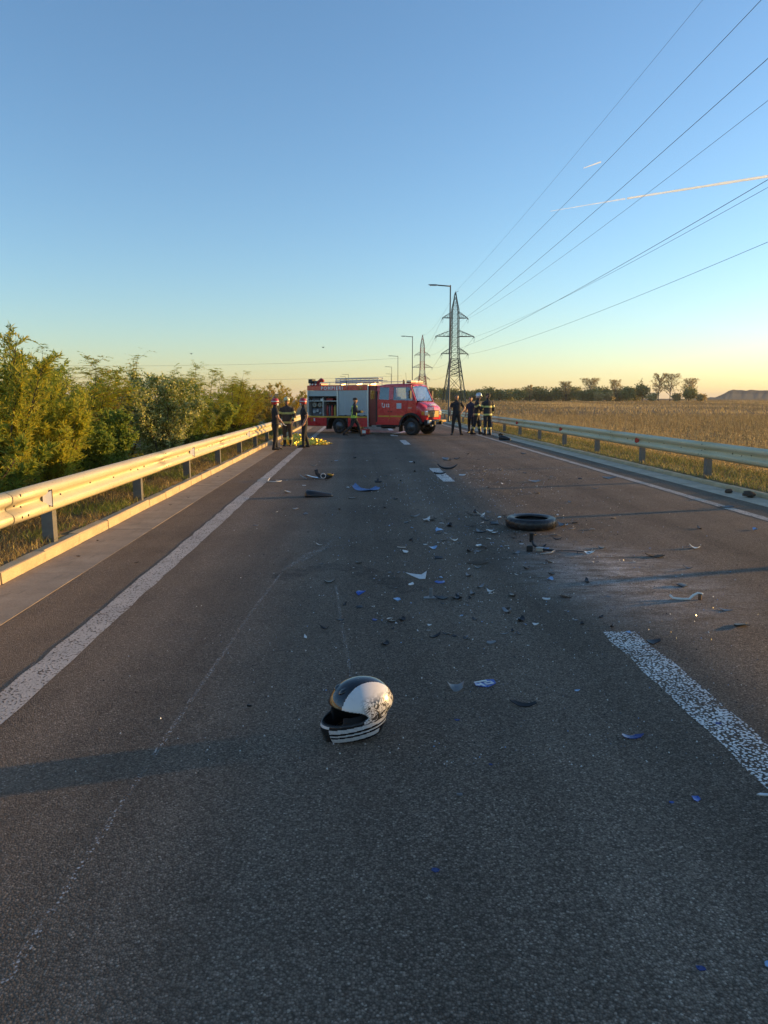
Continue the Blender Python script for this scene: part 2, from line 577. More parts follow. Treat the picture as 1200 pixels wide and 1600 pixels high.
# ================================================================== GUARDRAILS
def m_galv(name, base, dark):
    m, nt, bs = new_mat(name)
    v = coords(nt)
    n1 = noise(nt, coords(nt, scale=(1, 0.25, 3)), 3.0, 6, 0.65)
    n2 = noise(nt, v, 30, 4, 0.6)
    c = ramp(nt, n1, [(0.3, dark), (0.7, base)])
    c = mix(nt, ramp(nt, n2, [(0.58, g3(0)), (0.74, g3(0.5))]), c, (0.16, 0.12, 0.08, 1))
    lk(nt, c, bs.inputs['Base Color'])
    bs.inputs['Metallic'].default_value = 0.2
    lk(nt, ramp(nt, n2, [(0.3, g3(0.42)), (0.7, g3(0.6))]), bs.inputs['Roughness'])
    bump(nt, bs, n1, 0.12, 0.01)
    return m
GALV = m_galv('galvanised_steel', (0.66, 0.57, 0.36), (0.54, 0.465, 0.29))
GALVD = m_galv('weathered_post_steel', (0.19, 0.18, 0.16), (0.12, 0.115, 0.105))
BOLT = pm('rusty_bolt', (0.05, 0.04, 0.035), 0.7, 0.5)
WREF = pm('white_reflector', (0.75, 0.76, 0.78), 0.25, 0, 0.05)
RREF = pm('red_reflector', (0.55, 0.03, 0.02), 0.3, 0, 0.1)
BLKP = pm('black_plastic', (0.012, 0.012, 0.013), 0.45, 0, 0.2)

WPROF = [(0.0, .335), (.012, .337), (.07, .305), (.083, .285), (.083, .245), (.07, .22), (.012, .187), (.006, .168), (.012, .150), (.07, .117), (.083, .092), (.083, .052), (.07, .032), (.012, .0), (0.0, .002)]

def rail_mesh(L, s):
    """one pressed beam; s = direction of the road side"""
    t = 0.004
    V, Fc = [], []
    n = 8
    rnd = random.Random(3)
    for j in range(n + 1):
        y = -0.06 + (L + 0.12) * j / n
        flare = 0.005 if j == 0 else 0.0
        for d, z in WPROF:
            V.append((s * (d + flare + rnd.uniform(-.0015, .0015)), y, z))
        for d, z in WPROF:
            V.append((s * (d + flare - t), y, z))
    m = len(WPROF)
    for j in range(n):
        a = j * 2 * m; b = a + 2 * m
        for k in range(m - 1):
            Fc.append((a + k, a + k + 1, b + k + 1, b + k))
            Fc.append((a + m + k, b + m + k, b + m + k + 1, a + m + k + 1))
        Fc.append((a, b, b + m, a + m)); Fc.append((a + m - 1, a + 2 * m - 1, b + 2 * m - 1, b + m - 1))
    for a in (0, n * 2 * m):
        for k in range(m - 1):
            Fc.append((a + k, a + m + k, a + m + k + 1, a + k + 1))
    return V, Fc

def guardrail(label, xface, s, seams, posts, refl, refmat, group):
    """xface: x of the rail's back plane; s: +1 when the road lies on the +x side"""
    g = thing('guardrail', label, 'guardrail', (xface, 0, 0), 0, group)
    zb = 0.485
    meshes = {}
    bolt_me = MB().lathe([(0.014, 0), (0.014, 0.008), (0.006, 0.012)], 8, 'x').data('bolt', BOLT)
    for i in range(len(seams) - 1):
        L = round(seams[i + 1] - seams[i], 2)
        if L not in meshes:
            V, Fc = rail_mesh(L, s)
            meshes[L] = np_obj('rail_beam', V, Fc, GALV, smooth=True)
            me = meshes[L].data
            bpy.data.objects.remove(meshes[L]); meshes[L] = me
        rnd = random.Random(i + 40)
        seg = put('rail_beam', meshes[L], g, (rnd.uniform(-0.004, 0.004), seams[i], zb + rnd.uniform(-0.006, 0.006)))
        if seams[i] < 34 and seams[i] > 2:
            for (dy, z, d) in [(0.10, .185, .013), (0.10, .285, .083), (0.10, .07, .083), (0.24, .15, .013), (0.24, .07, .083), (1.25, .15, .013), (2.2, .185, .013), (3.1, .15, .013), (3.9, .185, .013), (4.25, .15, .013), (4.6, .17, .011)]:
                if dy < L - 0.2:
                    put('bolt', bolt_me, seg, (s * (d - 0.001), dy, z), (0, 0, 0 if s > 0 else PI))
    # C-section posts
    w0, d0, t = 0.055, 0.12, 0.006
    pb = MB()
    pb.box(-0.0, t, -w0, w0, -0.12, 0.80)
    pb.box(-d0, 0, -w0, -w0 + t, -0.12, 0.80)
    pb.box(-d0, 0, w0 - t, w0, -0.12, 0.80)
    pb.box(-d0, -d0 + t, -w0 + t, -w0 + 0.03, -0.12, 0.80)
    pb.box(-d0, -d0 + t, w0 - 0.03, w0 - t, -0.12, 0.80)
    if s < 0:
        pb.v = [(-x, y, z) for x, y, z in pb.v]
    pme = pb.data('post', GALVD)
    sp = MB().box(-0.02, 0.018, -0.05, 0.05, 0.60, 0.72, 0.006)
    if s < 0:
        sp.v = [(-x, y, z) for x, y, z in sp.v]
    sme = sp.data('spacer_bracket', GALVD)
    rnd = random.Random(9)
    for y in posts:
        p = put('post', pme, g, (-0.025 * s, y, rnd.uniform(-0.02, 0.0)), (0, rnd.uniform(-.01, .01), rnd.uniform(-.03, .03)))
        put('spacer_bracket', sme, p)
    # trapezoid delineators bolted in the valley of the beam
    rp = [(-0.045, 0.045), (0.045, 0.085), (0.045, -0.085), (-0.045, -0.045)]
    rb = MB().prism(rp, 'x', 0.0, 0.006)
    fr = MB().prism([(y * 1.22, z * 1.14) for y, z in rp], 'x', -0.02, -0.0005)
    rme = rb.data('reflector', refmat); fme = fr.data('reflector_backing', BLKP)
    for y in refl:
        o = put('reflector', rme, g, (s * 0.075, y, zb + 0.168), (0, 0, (R(-58) if s > 0 else R(180 + 58))))
        put('reflector_backing', fme, o)
    return g

lse = [-26.9, -21.2, -15.5, -9.8, -4.1, 1.6, 7.2, 12.8, 18.5, 24.1, 29.7, 35.4, 41, 46.7, 52.3, 58, 63.6, 69.3, 75, 80.6, 86.3, 92, 97.6, 103.3, 109]
lpo = [8.34 + 3.42 * k for k in range(-10, 30)]
guardrail('sunlit golden steel guardrail along the kerb in front of the shrubs', -3.38, 1, lse, lpo, [7.95, 15.0, 22.8, 29.5, 36], WREF, 'roadside guardrails')
rse = [-30 + 5.65 * k for k in range(26)]
rpo = [15.32 + 3.63 * k for k in range(-12, 27)]
guardrail('grey shaded steel guardrail beside the dry grass field', 7.33, -1, rse, rpo, [11.7, 18.95, 26.2, 33.45, 40.7], RREF, 'roadside guardrails')
# ================================================================== VEGETATION
RNG = np.random.default_rng(12)

def unit(a):
    return a / np.maximum(1e-9, np.linalg.norm(a, axis=-1, keepdims=True))

def leaf_quads(P, D, L, W, rng, nrm=None):
    """diamond leaves starting at P, pointing along D"""
    n = len(P)
    D = unit(D)
    S = np.cross(D, unit(rng.normal(size=(n, 3)))) if nrm is None else np.cross(D, nrm)
    S = unit(S)
    up = np.cross(S, D)
    L = np.broadcast_to(np.asarray(L, float).reshape(-1, 1), (n, 1)); W = np.broadcast_to(np.asarray(W, float).reshape(-1, 1), (n, 1))
    a = P; b = P + D * L * 0.45 + S * W * 0.5 + up * L * 0.06; c = P + D * L; d = P + D * L * 0.45 - S * W * 0.5 + up * L * 0.06
    V = np.stack([a, b, c, d], 1).reshape(-1, 3)
    F = np.arange(n * 4).reshape(n, 4)
    return V, F

def sticks(A, B, ra, rb):
    """three-sided twigs from A to B"""
    n = len(A)
    D = unit(B - A)
    ref = np.where(np.abs(D[:, 2:3]) < 0.9, np.array([[0, 0, 1.]]), np.array([[1., 0, 0]]))
    U = unit(np.cross(D, ref)); Q = np.cross(D, U)
    ra = np.broadcast_to(np.asarray(ra, float).reshape(-1, 1), (n, 1)); rb = np.broadcast_to(np.asarray(rb, float).reshape(-1, 1), (n, 1))
    vs = []
    for base, r in ((A, ra), (B, rb)):
        for k in range(3):
            t = 2 * PI * k / 3
            vs.append(base + (U * math.cos(t) + Q * math.sin(t)) * r)
    V = np.stack(vs, 1).reshape(-1, 3)
    o = (np.arange(n) * 6).reshape(-1, 1)
    F = np.concatenate([o + np.array([[k, (k + 1) % 3, 3 + (k + 1) % 3, 3 + k]]) for k in range(3)], 0)
    return V, F

def cat(parts):
    Vs, Fs, o = [], [], 0
    for V, F in parts:
        Vs.append(V); Fs.append(F + o); o += len(V)
    return np.concatenate(Vs), np.concatenate(Fs)

LEAF_WILLOW = leafmat('leaf_yellow_green', [(0.251, 0.314, 0.036), (0.433, 0.411, 0.047), (0.552, 0.474, 0.052), (0.320, 0.363, 0.057)], 0.5)
LEAF_DARK = leafmat('leaf_dark_green', [(0.115, 0.195, 0.041), (0.208, 0.289, 0.047), (0.291, 0.333, 0.054), (0.180, 0.254, 0.047)], 0.5)
LEAF_ROB = leafmat('leaf_locust', [(0.233, 0.342, 0.045), (0.397, 0.467, 0.052), (0.518, 0.498, 0.060), (0.552, 0.531, 0.052)], 0.5)
LEAF_SILV = leafmat('leaf_silver', [(0.322, 0.376, 0.139), (0.475, 0.480, 0.193), (0.560, 0.530, 0.206), (0.237, 0.280, 0.095)], 0.25, 0.6)
LEAF_RUST = leafmat('leaf_rust', [(0.430, 0.288, 0.047), (0.600, 0.360, 0.047), (0.302, 0.296, 0.041), (0.600, 0.457, 0.058)], 0.4)
LEAF_FAR = leafmat('leaf_far_olive', [(0.169, 0.209, 0.067), (0.286, 0.289, 0.088), (0.398, 0.335, 0.105)], 0.3)
LEAF_FARB = leafmat('leaf_far_brown', [(0.484, 0.354, 0.144), (0.600, 0.460, 0.184), (0.398, 0.314, 0.132)], 0.3)
BARK = pm('bark', (0.075, 0.055, 0.04), 0.9, 0, 0.3, 12, 0.6, 30)

def shrub(name, label, x, y, h, rad, style, mats, seed, stems=14, twigs=42, lean=0.0, cat_='shrub', group='roadside shrubs', top=None):
    rng = np.random.default_rng(seed)
    zb = field_z(x, y)
    g = thing(name, label, cat_, (x, y, zb), 0, group)
    H = h - zb
    wood, leaves, tipsl = [], [], []
    for s in range(stems):
        az = rng.uniform(0, 2 * PI); rr = rad * math.sqrt(rng.uniform(0.02, 1))
        hh = H * (1.0 - 0.34 * (rr / rad) ** 1.6) * rng.uniform(0.84, 1.05)
        n = 9
        t = np.linspace(0, 1, n)
        px = math.cos(az) * rr * t ** 1.3 + 0.05 * np.cumsum(rng.normal(size=n)) * 0.4
        py = math.sin(az) * rr * t ** 1.3 + 0.05 * np.cumsum(rng.normal(size=n)) * 0.4
        pz = hh * t ** 0.92 - 0.15 * (1 - t)
        pts = np.stack([px, py, pz], 1)
        r0 = 0.010 + 0.008 * H
        wood.append(sticks(pts[:-1], pts[1:], r0 * (1.05 - t[:-1]), r0 * (1.05 - t[1:])))
        # twigs
        tt = rng.uniform(0.14, 1.0, twigs) ** 0.85
        base = np.stack([np.interp(tt, t, pts[:, k]) for k in range(3)], 1)
        aa = rng.uniform(0, 2 * PI, twigs)
        upw = {'willow': 1.1, 'pinnate': 0.35, 'round': 0.55}[style]
        D = np.stack([np.cos(aa), np.sin(aa), upw + rng.normal(0, 0.35, twigs)], 1)
        D = unit(D)
        ln = (0.16 + 0.22 * (1 - tt)) * H * 0.55 * rng.uniform(0.5, 1.1, twigs)
        tip = base + D * ln[:, None]
        wood.append(sticks(base, tip, 0.004, 0.0015))
        if style == 'pinnate':
            # feathered fronds: rachis with paired leaflets
            nf = 5
            fb = np.repeat(base, nf, 0) + np.repeat(D * ln[:, None], nf, 0) * np.tile(np.linspace(0.25, 1, nf), twigs)[:, None]
            fa = rng.uniform(0, 2 * PI, len(fb))
            fd = unit(np.stack([np.cos(fa), np.sin(fa), rng.normal(0.25, 0.35, len(fb))], 1) + np.repeat(D, nf, 0) * 0.6)
            fl = rng.uniform(0.16, 0.30, len(fb))
            npair = 7
            q = np.tile(np.linspace(0.15, 1, npair), len(fb))
            P = np.repeat(fb, npair, 0) + np.repeat(fd * fl[:, None], npair, 0) * q[:, None]
            P[:, 2] -= 0.09 * q ** 2
            side = unit(np.cross(np.repeat(fd, npair, 0), np.array([[0, 0, 1.]])))
            fdr = np.repeat(fd, npair, 0)
            for sg in (-1, 1):
                leaves.append(leaf_quads(P, side * sg + fdr * 0.35 + rng.normal(0, 0.12, P.shape), rng.uniform(0.055, 0.085, len(P)), 0.032, rng, unit(np.array([[0, 0, 1.]]) + rng.normal(0, 0.25, P.shape))))
        else:
            nl = 36 if style == 'willow' else 40
            q = rng.uniform(0.05, 1.05, twigs * nl)
            P = np.repeat(base, nl, 0) + np.repeat(D * ln[:, None], nl, 0) * q[:, None]
            if style == 'willow':
                dd = np.repeat(D, nl, 0) * 0.8 + rng.normal(0, 0.55, P.shape)
                leaves.append(leaf_quads(P, dd, rng.uniform(0.05, 0.12, len(P)), 0.021, rng))
            else:
                P += rng.normal(0, 0.035, P.shape)
                dd = np.repeat(D, nl, 0) * 0.4 + rng.normal(0, 0.7, P.shape)
                leaves.append(leaf_quads(P, dd, rng.uniform(0.04, 0.085, len(P)), 0.040, rng))
    V, F = cat(wood)
    np_obj('trunk', V, F, BARK, g)
    V, F = cat(leaves)
    # gaps: bite noise-shaped hollows out of the crown so light and dark clumps read
    C4 = V.reshape(-1, 4, 3)[:, 0]
    nz = np.array([mnoise.noise(Vector((c[0] * 2.2 + seed, c[1] * 2.2, c[2] * 2.2))) for c in C4])
    keep = nz > (-0.22 if style != 'round' else -0.18)
    keep |= rng.uniform(size=len(keep)) < 0.25
    Q = V.reshape(-1, 4, 3)[keep].reshape(-1, 3)
    nq = len(Q) // 4
    sel = rng.uniform(size=nq) + 0.25 * (Q.reshape(-1, 4, 3)[:, 0, 2] / H - 0.5)
    mi = (sel > 0.78).astype(int) if len(mats) > 1 else np.zeros(nq, int)
    np_obj('crown', Q, np.arange(nq * 4).reshape(nq, 4), mats, g, midx=mi)
    return g

SH = [
 ('shrub', 'tall yellow-green feathery shrub at the left edge with upright sprigs on top', -5.35, 11.20, 2.87, 1.14, 'willow', [LEAF_WILLOW, LEAF_DARK], 1, 20, 52),
 ('shrub', 'dense olive shrub just right of the tall sprigged one', -5.20, 12.90, 2.27, 1.02, 'willow', [LEAF_WILLOW, LEAF_ROB], 2, 16, 46),
 ('shrub', 'dark green dense shrub rising behind the leftmost shrubs', -7.40, 17.20, 2.87, 1.62, 'round', [LEAF_DARK, LEAF_ROB], 3, 18, 46),
 ('young_tree', 'locust sapling with arching feathery fronds left of the silver shrub', -5.75, 16.20, 2.74, 1.02, 'pinnate', [LEAF_ROB, LEAF_RUST], 4, 13, 26),
 ('shrub', 'low dark green bush in the shaded gap behind the rail', -5.00, 14.60, 1.62, 0.90, 'round', [LEAF_DARK], 5, 13, 44),
 ('shrub', 'silvery grey-green round-leaved shrub in the middle of the left hedge', -4.85, 18.60, 2.64, 1.10, 'round', [LEAF_SILV, LEAF_DARK], 6, 18, 46),
 ('young_tree', 'locust sapling with orange-tinged tips behind the silver shrub', -6.40, 20.60, 3.17, 1.23, 'pinnate', [LEAF_ROB, LEAF_RUST], 7, 12, 26),
 ('shrub', 'small dark shrub right of the silver one', -4.75, 21.60, 2.17, 0.97, 'willow', [LEAF_DARK, LEAF_SILV], 8, 13, 40),
 ('young_tree', 'bright green locust tree at the right end of the hedge', -5.35, 26.00, 3.14, 1.49, 'pinnate', [LEAF_ROB, LEAF_WILLOW], 9, 14, 28),
 ('young_tree', 'green locust tree beside the bright one, nearer the road', -4.90, 29.00, 2.97, 1.36, 'pinnate', [LEAF_ROB, LEAF_RUST], 10, 13, 26),
 ('shrub', 'rust-orange leaved shrub just left of the standing firefighters', -4.90, 33.00, 2.77, 1.10, 'pinnate', [LEAF_RUST, LEAF_ROB], 11, 11, 24),
 ('shrub', 'brownish feathery shrub behind the gap between the left persons', -4.70, 40.00, 2.52, 1.43, 'willow', [LEAF_RUST, LEAF_SILV], 12, 13, 40),
 ('shrub', 'olive shrub far back beside the rear of the fire engine', -4.30, 47.00, 2.92, 1.68, 'willow', [LEAF_RUST, LEAF_WILLOW], 13, 13, 36),
 ('shrub', 'dark filler bush low behind the leftmost rail beam', -4.85, 9.40, 1.67, 0.96, 'willow', [LEAF_DARK, LEAF_WILLOW], 14, 14, 44),
 ('shrub', 'broad dark shrub in the back row left of the locust', -9.60, 22.00, 3.02, 2.07, 'round', [LEAF_DARK, LEAF_ROB], 15, 16, 42),
 ('shrub', 'broad green shrub in the back row behind the silver shrub', -8.60, 27.00, 2.77, 2.07, 'round', [LEAF_DARK, LEAF_WILLOW], 16, 16, 42),
 ('shrub', 'olive back-row shrub behind the bright locust tree', -8.20, 34.00, 2.82, 2.07, 'round', [LEAF_ROB, LEAF_DARK], 17, 15, 40),
 ('shrub', 'low green bush in front of the bright locust tree', -4.60, 24.00, 1.87, 1.04, 'round', [LEAF_DARK, LEAF_WILLOW], 18, 13, 40),
 ('shrub', 'pale olive shrub far back in the hedge line', -7.00, 44.00, 2.62, 2.07, 'willow', [LEAF_WILLOW, LEAF_SILV], 19, 13, 36),
 ('shrub', 'dark bush at the very left behind the tall sprigs', -8.00, 13.60, 2.62, 1.44, 'round', [LEAF_DARK, LEAF_WILLOW], 20, 15, 42),
 ('young_tree', 'feathery yellow-green locust sapling between the silver shrub and bright tree', -4.9, 22.8, 2.6, 0.95, 'pinnate', [LEAF_WILLOW, LEAF_ROB], 21, 13, 28),
 ('young_tree', 'small locust sapling with pale tips close behind the rail end', -4.5, 31.0, 2.5, 0.95, 'pinnate', [LEAF_WILLOW, LEAF_RUST], 22, 12, 26),
 ('shrub', 'yellowing willow shrub low behind the rail between the first posts', -4.9, 12.2, 1.7, 0.8, 'willow', [LEAF_WILLOW, LEAF_ROB], 23, 15, 44),
 ('young_tree', 'slender locust sapling arching above the dark left bushes', -6.2, 14.8, 2.85, 0.8, 'pinnate', [LEAF_ROB, LEAF_WILLOW], 24, 11, 26),
 ('shrub', 'olive willow shrub at the far right end of the hedge', -5.6, 36.5, 2.6, 1.3, 'willow', [LEAF_WILLOW, LEAF_RUST], 25, 14, 38),
]
for a in SH:
    shrub(a[0], a[1], a[2], a[3], a[4], a[5], a[6], a[7], a[8], a[9], a[10], cat_='tree' if a[0] == 'young_tree' else 'shrub')

# ------------------------------------------------------------------ grass and weeds (nobody could count them)
def blades(name, pts, hs, wd, mats, midx, rng, lean=0.35, nb=1):
    """bent grass blades: two stacked quads each (as one quad + tip)"""
    n = len(pts)
    a = rng.uniform(0, 2 * PI, n)
    S = np.stack([np.cos(a), np.sin(a), np.zeros(n)], 1)
    Ld = rng.normal(0, lean, (n, 2))
    L = np.stack([Ld[:, 0], Ld[:, 1], np.zeros(n)], 1)
    hs = hs[:, None]; wd = np.broadcast_to(np.asarray(wd).reshape(-1, 1), (n, 1))
    U = np.array([[0, 0, 1.]])
    p1 = pts - S * wd * .5; p2 = pts + S * wd * .5
    mid = pts + U * hs * 0.6 + L * hs * 0.35
    p3 = mid + S * wd * 0.42; p4 = mid - S * wd * 0.42
    tip = pts + U * hs + L * hs
    p5 = tip + S * wd * 0.08; p6 = tip - S * wd * 0.08
    V = np.stack([p1, p2, p3, p4, p5, p6], 1).reshape(-1, 3)
    o = (np.arange(n) * 6).reshape(-1, 1)
    F = np.stack([o + np.array([[0, 1, 2, 3]]), o + np.array([[3, 2, 4, 5]])], 1).reshape(-1, 4)
    return np_obj(name, V, F, mats, midx=np.repeat(midx, 2))

GR_GREEN = leafmat('grass_green', [(0.105, 0.151, 0.026), (0.173, 0.214, 0.037), (0.231, 0.239, 0.054)], 0.35)
GR_DRY = leafmat('grass_dry', [(0.462, 0.339, 0.109), (0.600, 0.477, 0.163), (0.348, 0.251, 0.082), (0.255, 0.214, 0.064)], 0.3)
GR_DEAD = leafmat('grass_dead_brown', [(0.157, 0.109, 0.049), (0.252, 0.186, 0.085), (0.115, 0.092, 0.041)], 0.25)
WEED = leafmat('weed_brown', [(0.200, 0.142, 0.068), (0.306, 0.214, 0.090), (0.399, 0.286, 0.122), (0.167, 0.146, 0.061)], 0.25)
WEED2 = leafmat('weed_tan', [(0.458, 0.310, 0.132), (0.600, 0.447, 0.193), (0.320, 0.224, 0.098)], 0.3)

def zfield(P):
    return np.array([field_z(x, y) for x, y in P])

def scatter(n, x0, x1, y0, y1, rng, pw=1.0):
    return np.stack([rng.uniform(x0, x1, n), y0 + (y1 - y0) * rng.uniform(0, 1, n) ** pw], 1)

# left verge between kerb and shrubs
rng = np.random.default_rng(21)
P = scatter(60000, -5.6, -3.42, 4.0, 42.0, rng, 1.6)
nz = np.array([mnoise.noise(Vector((p[0] * 1.3, p[1] * 0.8, 3.1))) for p in P])
green = nz + rng.normal(0, 0.15, len(P)) > 0.12
P3 = np.c_[P, zfield(P)]
dense = np.array([mnoise.noise(Vector((p[0] * 3.0, p[1] * 3.0, 9.0))) for p in P]) > -0.28
P3, green = P3[dense], green[dense]
tag(blades('verge_grass', P3, rng.uniform(0.03, 0.11, len(P3)) * np.where(green, 1.15, 1), rng.uniform(0.005, 0.011, len(P3)), [GR_DEAD, GR_GREEN, GR_DRY], np.where(green, 1, np.where(rng.uniform(size=len(P3)) < 0.3, 2, 0)), rng, 0.7),
    'short dry and green grass between the left kerb and shrubs', 'grass', kind='stuff')
# undergrowth at the foot of the shrubs
P = scatter(15000, -9.5, -4.3, 5.0, 45.0, rng, 1.4)
P3 = np.c_[P, zfield(P)]
tag(blades('undergrowth', P3, rng.uniform(0.15, 0.55, len(P3)), rng.uniform(0.012, 0.03, len(P3)), [GR_DEAD, LEAF_DARK, GR_DRY], rng.integers(0, 3, len(P3)), rng, 0.5),
    'tangled dead grass and weeds at the foot of the left shrubs', 'undergrowth', kind='stuff')
# right verge: green-yellow close to the kerb, taller pale grass behind the rail
P = scatter(42000, 7.2, 9.0, 6.0, 60.0, rng, 1.7)
P3 = np.c_[P, zfield(P)]
gm = rng.uniform(size=len(P))
tag(blades('verge_grass', P3, rng.uniform(0.03, 0.10, len(P)) + 0.10 * np.clip(P[:, 0] - 8.0, 0, 1), rng.uniform(0.006, 0.012, len(P)), [GR_DRY, GR_GREEN, GR_DEAD], np.where(gm < 0.42, 1, np.where(gm < 0.85, 0, 2)), rng, 0.6),
    'short yellow-green grass behind the right kerb', 'grass', kind='stuff')
# tall tan dry grass strip, then the brown weed field out to the far trees
def weedpts(n, y0, y1, xa, xb, pw):
    y = y0 + (y1 - y0) * rng.uniform(0, 1, n) ** pw
    t = rng.uniform(0, 1, n)
    lo = np.maximum(xa, 0.02 * y)
    hi = np.maximum(lo + 8, xb * y + 14)
    return np.stack([lo + (hi - lo) * t ** 1.25, y], 1)
P = weedpts(60000, 8, 75, 8.8, 0.58, 1.25)
nz = np.array([mnoise.noise(Vector((p[0] * 0.22, p[1] * 0.10, 1.7))) for p in P])
h = np.interp(P[:, 0] + 3.0 * nz, [8.8, 10, 14, 20], [0.14, 0.30, 0.36, 0.42]) * rng.uniform(0.55, 1.25, len(P))
tan_ = (P[:, 0] + 7 * nz + rng.normal(0, 2.0, len(P))) < 17
P3 = np.c_[P, zfield(P) - 0.02]
mi = np.where(tan_, np.where(rng.uniform(size=len(P)) < 0.75, 1, 0), np.where(rng.uniform(size=len(P)) < 0.2, 1, 0))
tag(blades('field_weeds', P3, h, rng.uniform(0.012, 0.03, len(P)), [WEED, WEED2], mi, rng, 0.30),
    'tall tan and brown dry weeds in the near field', 'weeds', kind='stuff')
# leafy seed heads on the nearer weeds
k = rng.choice(len(P3), 26000, replace=False)
tips = P3[k] + np.c_[np.zeros((len(k), 2)), h[k] * rng.uniform(0.6, 1.0, len(k))] + np.c_[rng.normal(0, 0.06, (len(k), 2)), np.zeros(len(k))]
V, F = leaf_quads(np.repeat(tips, 4, 0) + rng.normal(0, 0.05, (len(k) * 4, 3)), rng.normal(0, 1, (len(k) * 4, 3)) + np.array([[0, 0, 0.6]]), 0.07, 0.03, rng)
tag(np_obj('weed_seed_heads', V, F, [WEED, WEED2], midx=np.repeat(mi[k], 4)), 'brown seed heads on the dry weeds of the field', 'weeds', kind='stuff')
P = weedpts(60000, 70, 420, 12, 0.60, 0.85)
P3 = np.c_[P, zfield(P) - 0.05]
sc = np.interp(P[:, 1], [70, 400], [1.0, 3.2])
nz = np.array([mnoise.noise(Vector((p[0] * 0.05, p[1] * 0.02, 5.7))) for p in P])
tag(blades('field_weeds', P3, rng.uniform(0.22, 0.42, len(P)), 0.05 * sc * rng.uniform(0.6, 1.5, len(P)), [WEED, WEED2], np.where(nz + rng.normal(0, 0.10, len(P)) > 0.30, 1, 0), rng, 0.45),
    'brown weeds of the far field reaching to the tree line', 'weeds', kind='stuff')

# ------------------------------------------------------------------ distant trees
def far_tree(name, label, x, y, h, wdt, mat, seed, bare=False, group='trees along the far edge of the field', nl=1700):
    rng = np.random.default_rng(seed)
    z0 = field_z(x, y)
    g = thing(name, label, 'tree', (x, y, z0), 0, group)
    rad = wdt / 2
    wood = []
    t0 = 0.12 if not bare else 0.2
    tr = np.array([[0, 0, -0.3], [rng.normal(0, .1), rng.normal(0, .1), h * 0.3], [rng.normal(0, .2), rng.normal(0, .2), h * 0.62], [0, 0, h * 0.93]])
    wood.append(sticks(tr[:-1], tr[1:], [0.02 * h, 0.016 * h, 0.008 * h], [0.016 * h, 0.008 * h, 0.002 * h]))
    nb = 60 if bare else 22
    tb = rng.uniform(t0, 0.85, nb)
    A = np.stack([np.interp(tb, [0, .3, .62, .93], tr[:, k]) for k in range(3)], 1)
    az = rng.uniform(0, 2 * PI, nb)
    up = rng.uniform(0.7, 1.7, nb) if bare else rng.uniform(0.1, 0.9, nb)
    env = np.sin(np.clip(tb * (1 - t0) + 0.15, 0, 1) * PI) ** 0.6
    ln = rad * env * rng.uniform(0.7, 1.1, nb) * (1.25 if bare else 1)
    B = A + np.stack([np.cos(az) * ln, np.sin(az) * ln, up * ln], 1)
    B[:, 2] = np.minimum(B[:, 2], h)
    wood.append(sticks(A, B, 0.006 * h, 0.0015 * h))
    # second order
    m = 5
    q = rng.uniform(0.3, 1, nb * m)
    A2 = np.repeat(A, m, 0) + np.repeat(B - A, m, 0) * q[:, None]
    D2 = unit(np.repeat(B - A, m, 0)) + rng.normal(0, 0.6, A2.shape)
    B2 = A2 + unit(D2) * (rad * rng.uniform(0.2, 0.45, len(A2)))[:, None]
    B2[:, 2] = np.minimum(B2[:, 2], h)
    wood.append(sticks(A2, B2, 0.0025 * h, 0.001 * h))
    V, F = cat(wood)
    np_obj('trunk', V, F, BARK, g)
    n = int(nl * (1.3 if bare else 1.3))
    i = rng.integers(0, len(B2), n)
    q = rng.uniform(0.2, 1.15, n)
    P = A2[i] + (B2[i] - A2[i]) * q[:, None] + rng.normal(0, 0.05 * wdt if not bare else 0.03 * wdt, (n, 3))
    if not bare:      # rounded, lobed crown reaching nearly to the ground
        nb2 = 22
        bc = unit(rng.normal(size=(nb2, 3))) * (rng.uniform(0.25, 0.72, nb2))[:, None]
        bc = bc * np.array([[rad, rad, h * 0.46]]) + np.array([[0, 0, h * 0.50]])
        br_ = rng.uniform(0.34, 0.56, nb2) * rad
        w_ = rng.integers(0, nb2, n)
        q3 = unit(rng.normal(size=(n, 3))) * (rng.uniform(0.3, 1, n) ** 0.5)[:, None]
        sel_ = rng.uniform(size=n) < 0.85
        P[sel_] = (bc[w_] + q3 * br_[w_][:, None])[sel_]
    P[:, 2] = np.clip(P[:, 2], 0.1, h * 1.02)
    s = 0.34 if bare else 0.75
    V, F = leaf_quads(P, rng.normal(0, 1, P.shape), s * rng.uniform(0.6, 1.2, n), s * 0.7, rng)
    np_obj('crown', V, F, mat, g)
    return g

def at_px(px, py, Y):
    """bearing of a far thing -> world x and height at distance Y"""
    return (px - 557) * Y / 1155.0, 1.7 + (624 - py) * Y / 1155.0

rnd = random.Random(77)
FT = [ # bearing px, crown-top px, width px, distance, bare?, label
 (826, 602, 8, 352, True, 'thin bare-crowned tree sticking out of the left part of the tree line'),
 (883, 597, 15, 350, True, 'small round bare-crowned tree left of the wide one on the tree line'),
 (922, 592, 23, 348, True, 'wide pale bare-crowned tree in the middle of the tree line'),
 (962, 594, 16, 352, True, 'bare-crowned tree just right of the wide pale one'),
 (1004, 593, 24, 345, False, 'leafy tree at the left foot of the two tallest trees'),
 (1029, 584, 17, 350, True, 'left one of the two tallest bare trees by the field'),
 (1048, 585, 23, 346, True, 'right one of the two tallest bare trees by the field, fan shaped'),
 (1078, 592, 20, 350, True, 'sparse flat-topped tree at the right end of the tree line'),
 (1078, 605, 24, 342, False, 'dense dark bush at the foot of the sparse flat-topped tree'),
]
for i, (px, py, wp, Y, bare, lab) in enumerate(FT):
    x, top = at_px(px, py, Y)
    far_tree('field_tree', lab, x, Y, top - field_z(x, Y), wp * Y / 1155, LEAF_FARB if bare else LEAF_FAR, 300 + i, bare)
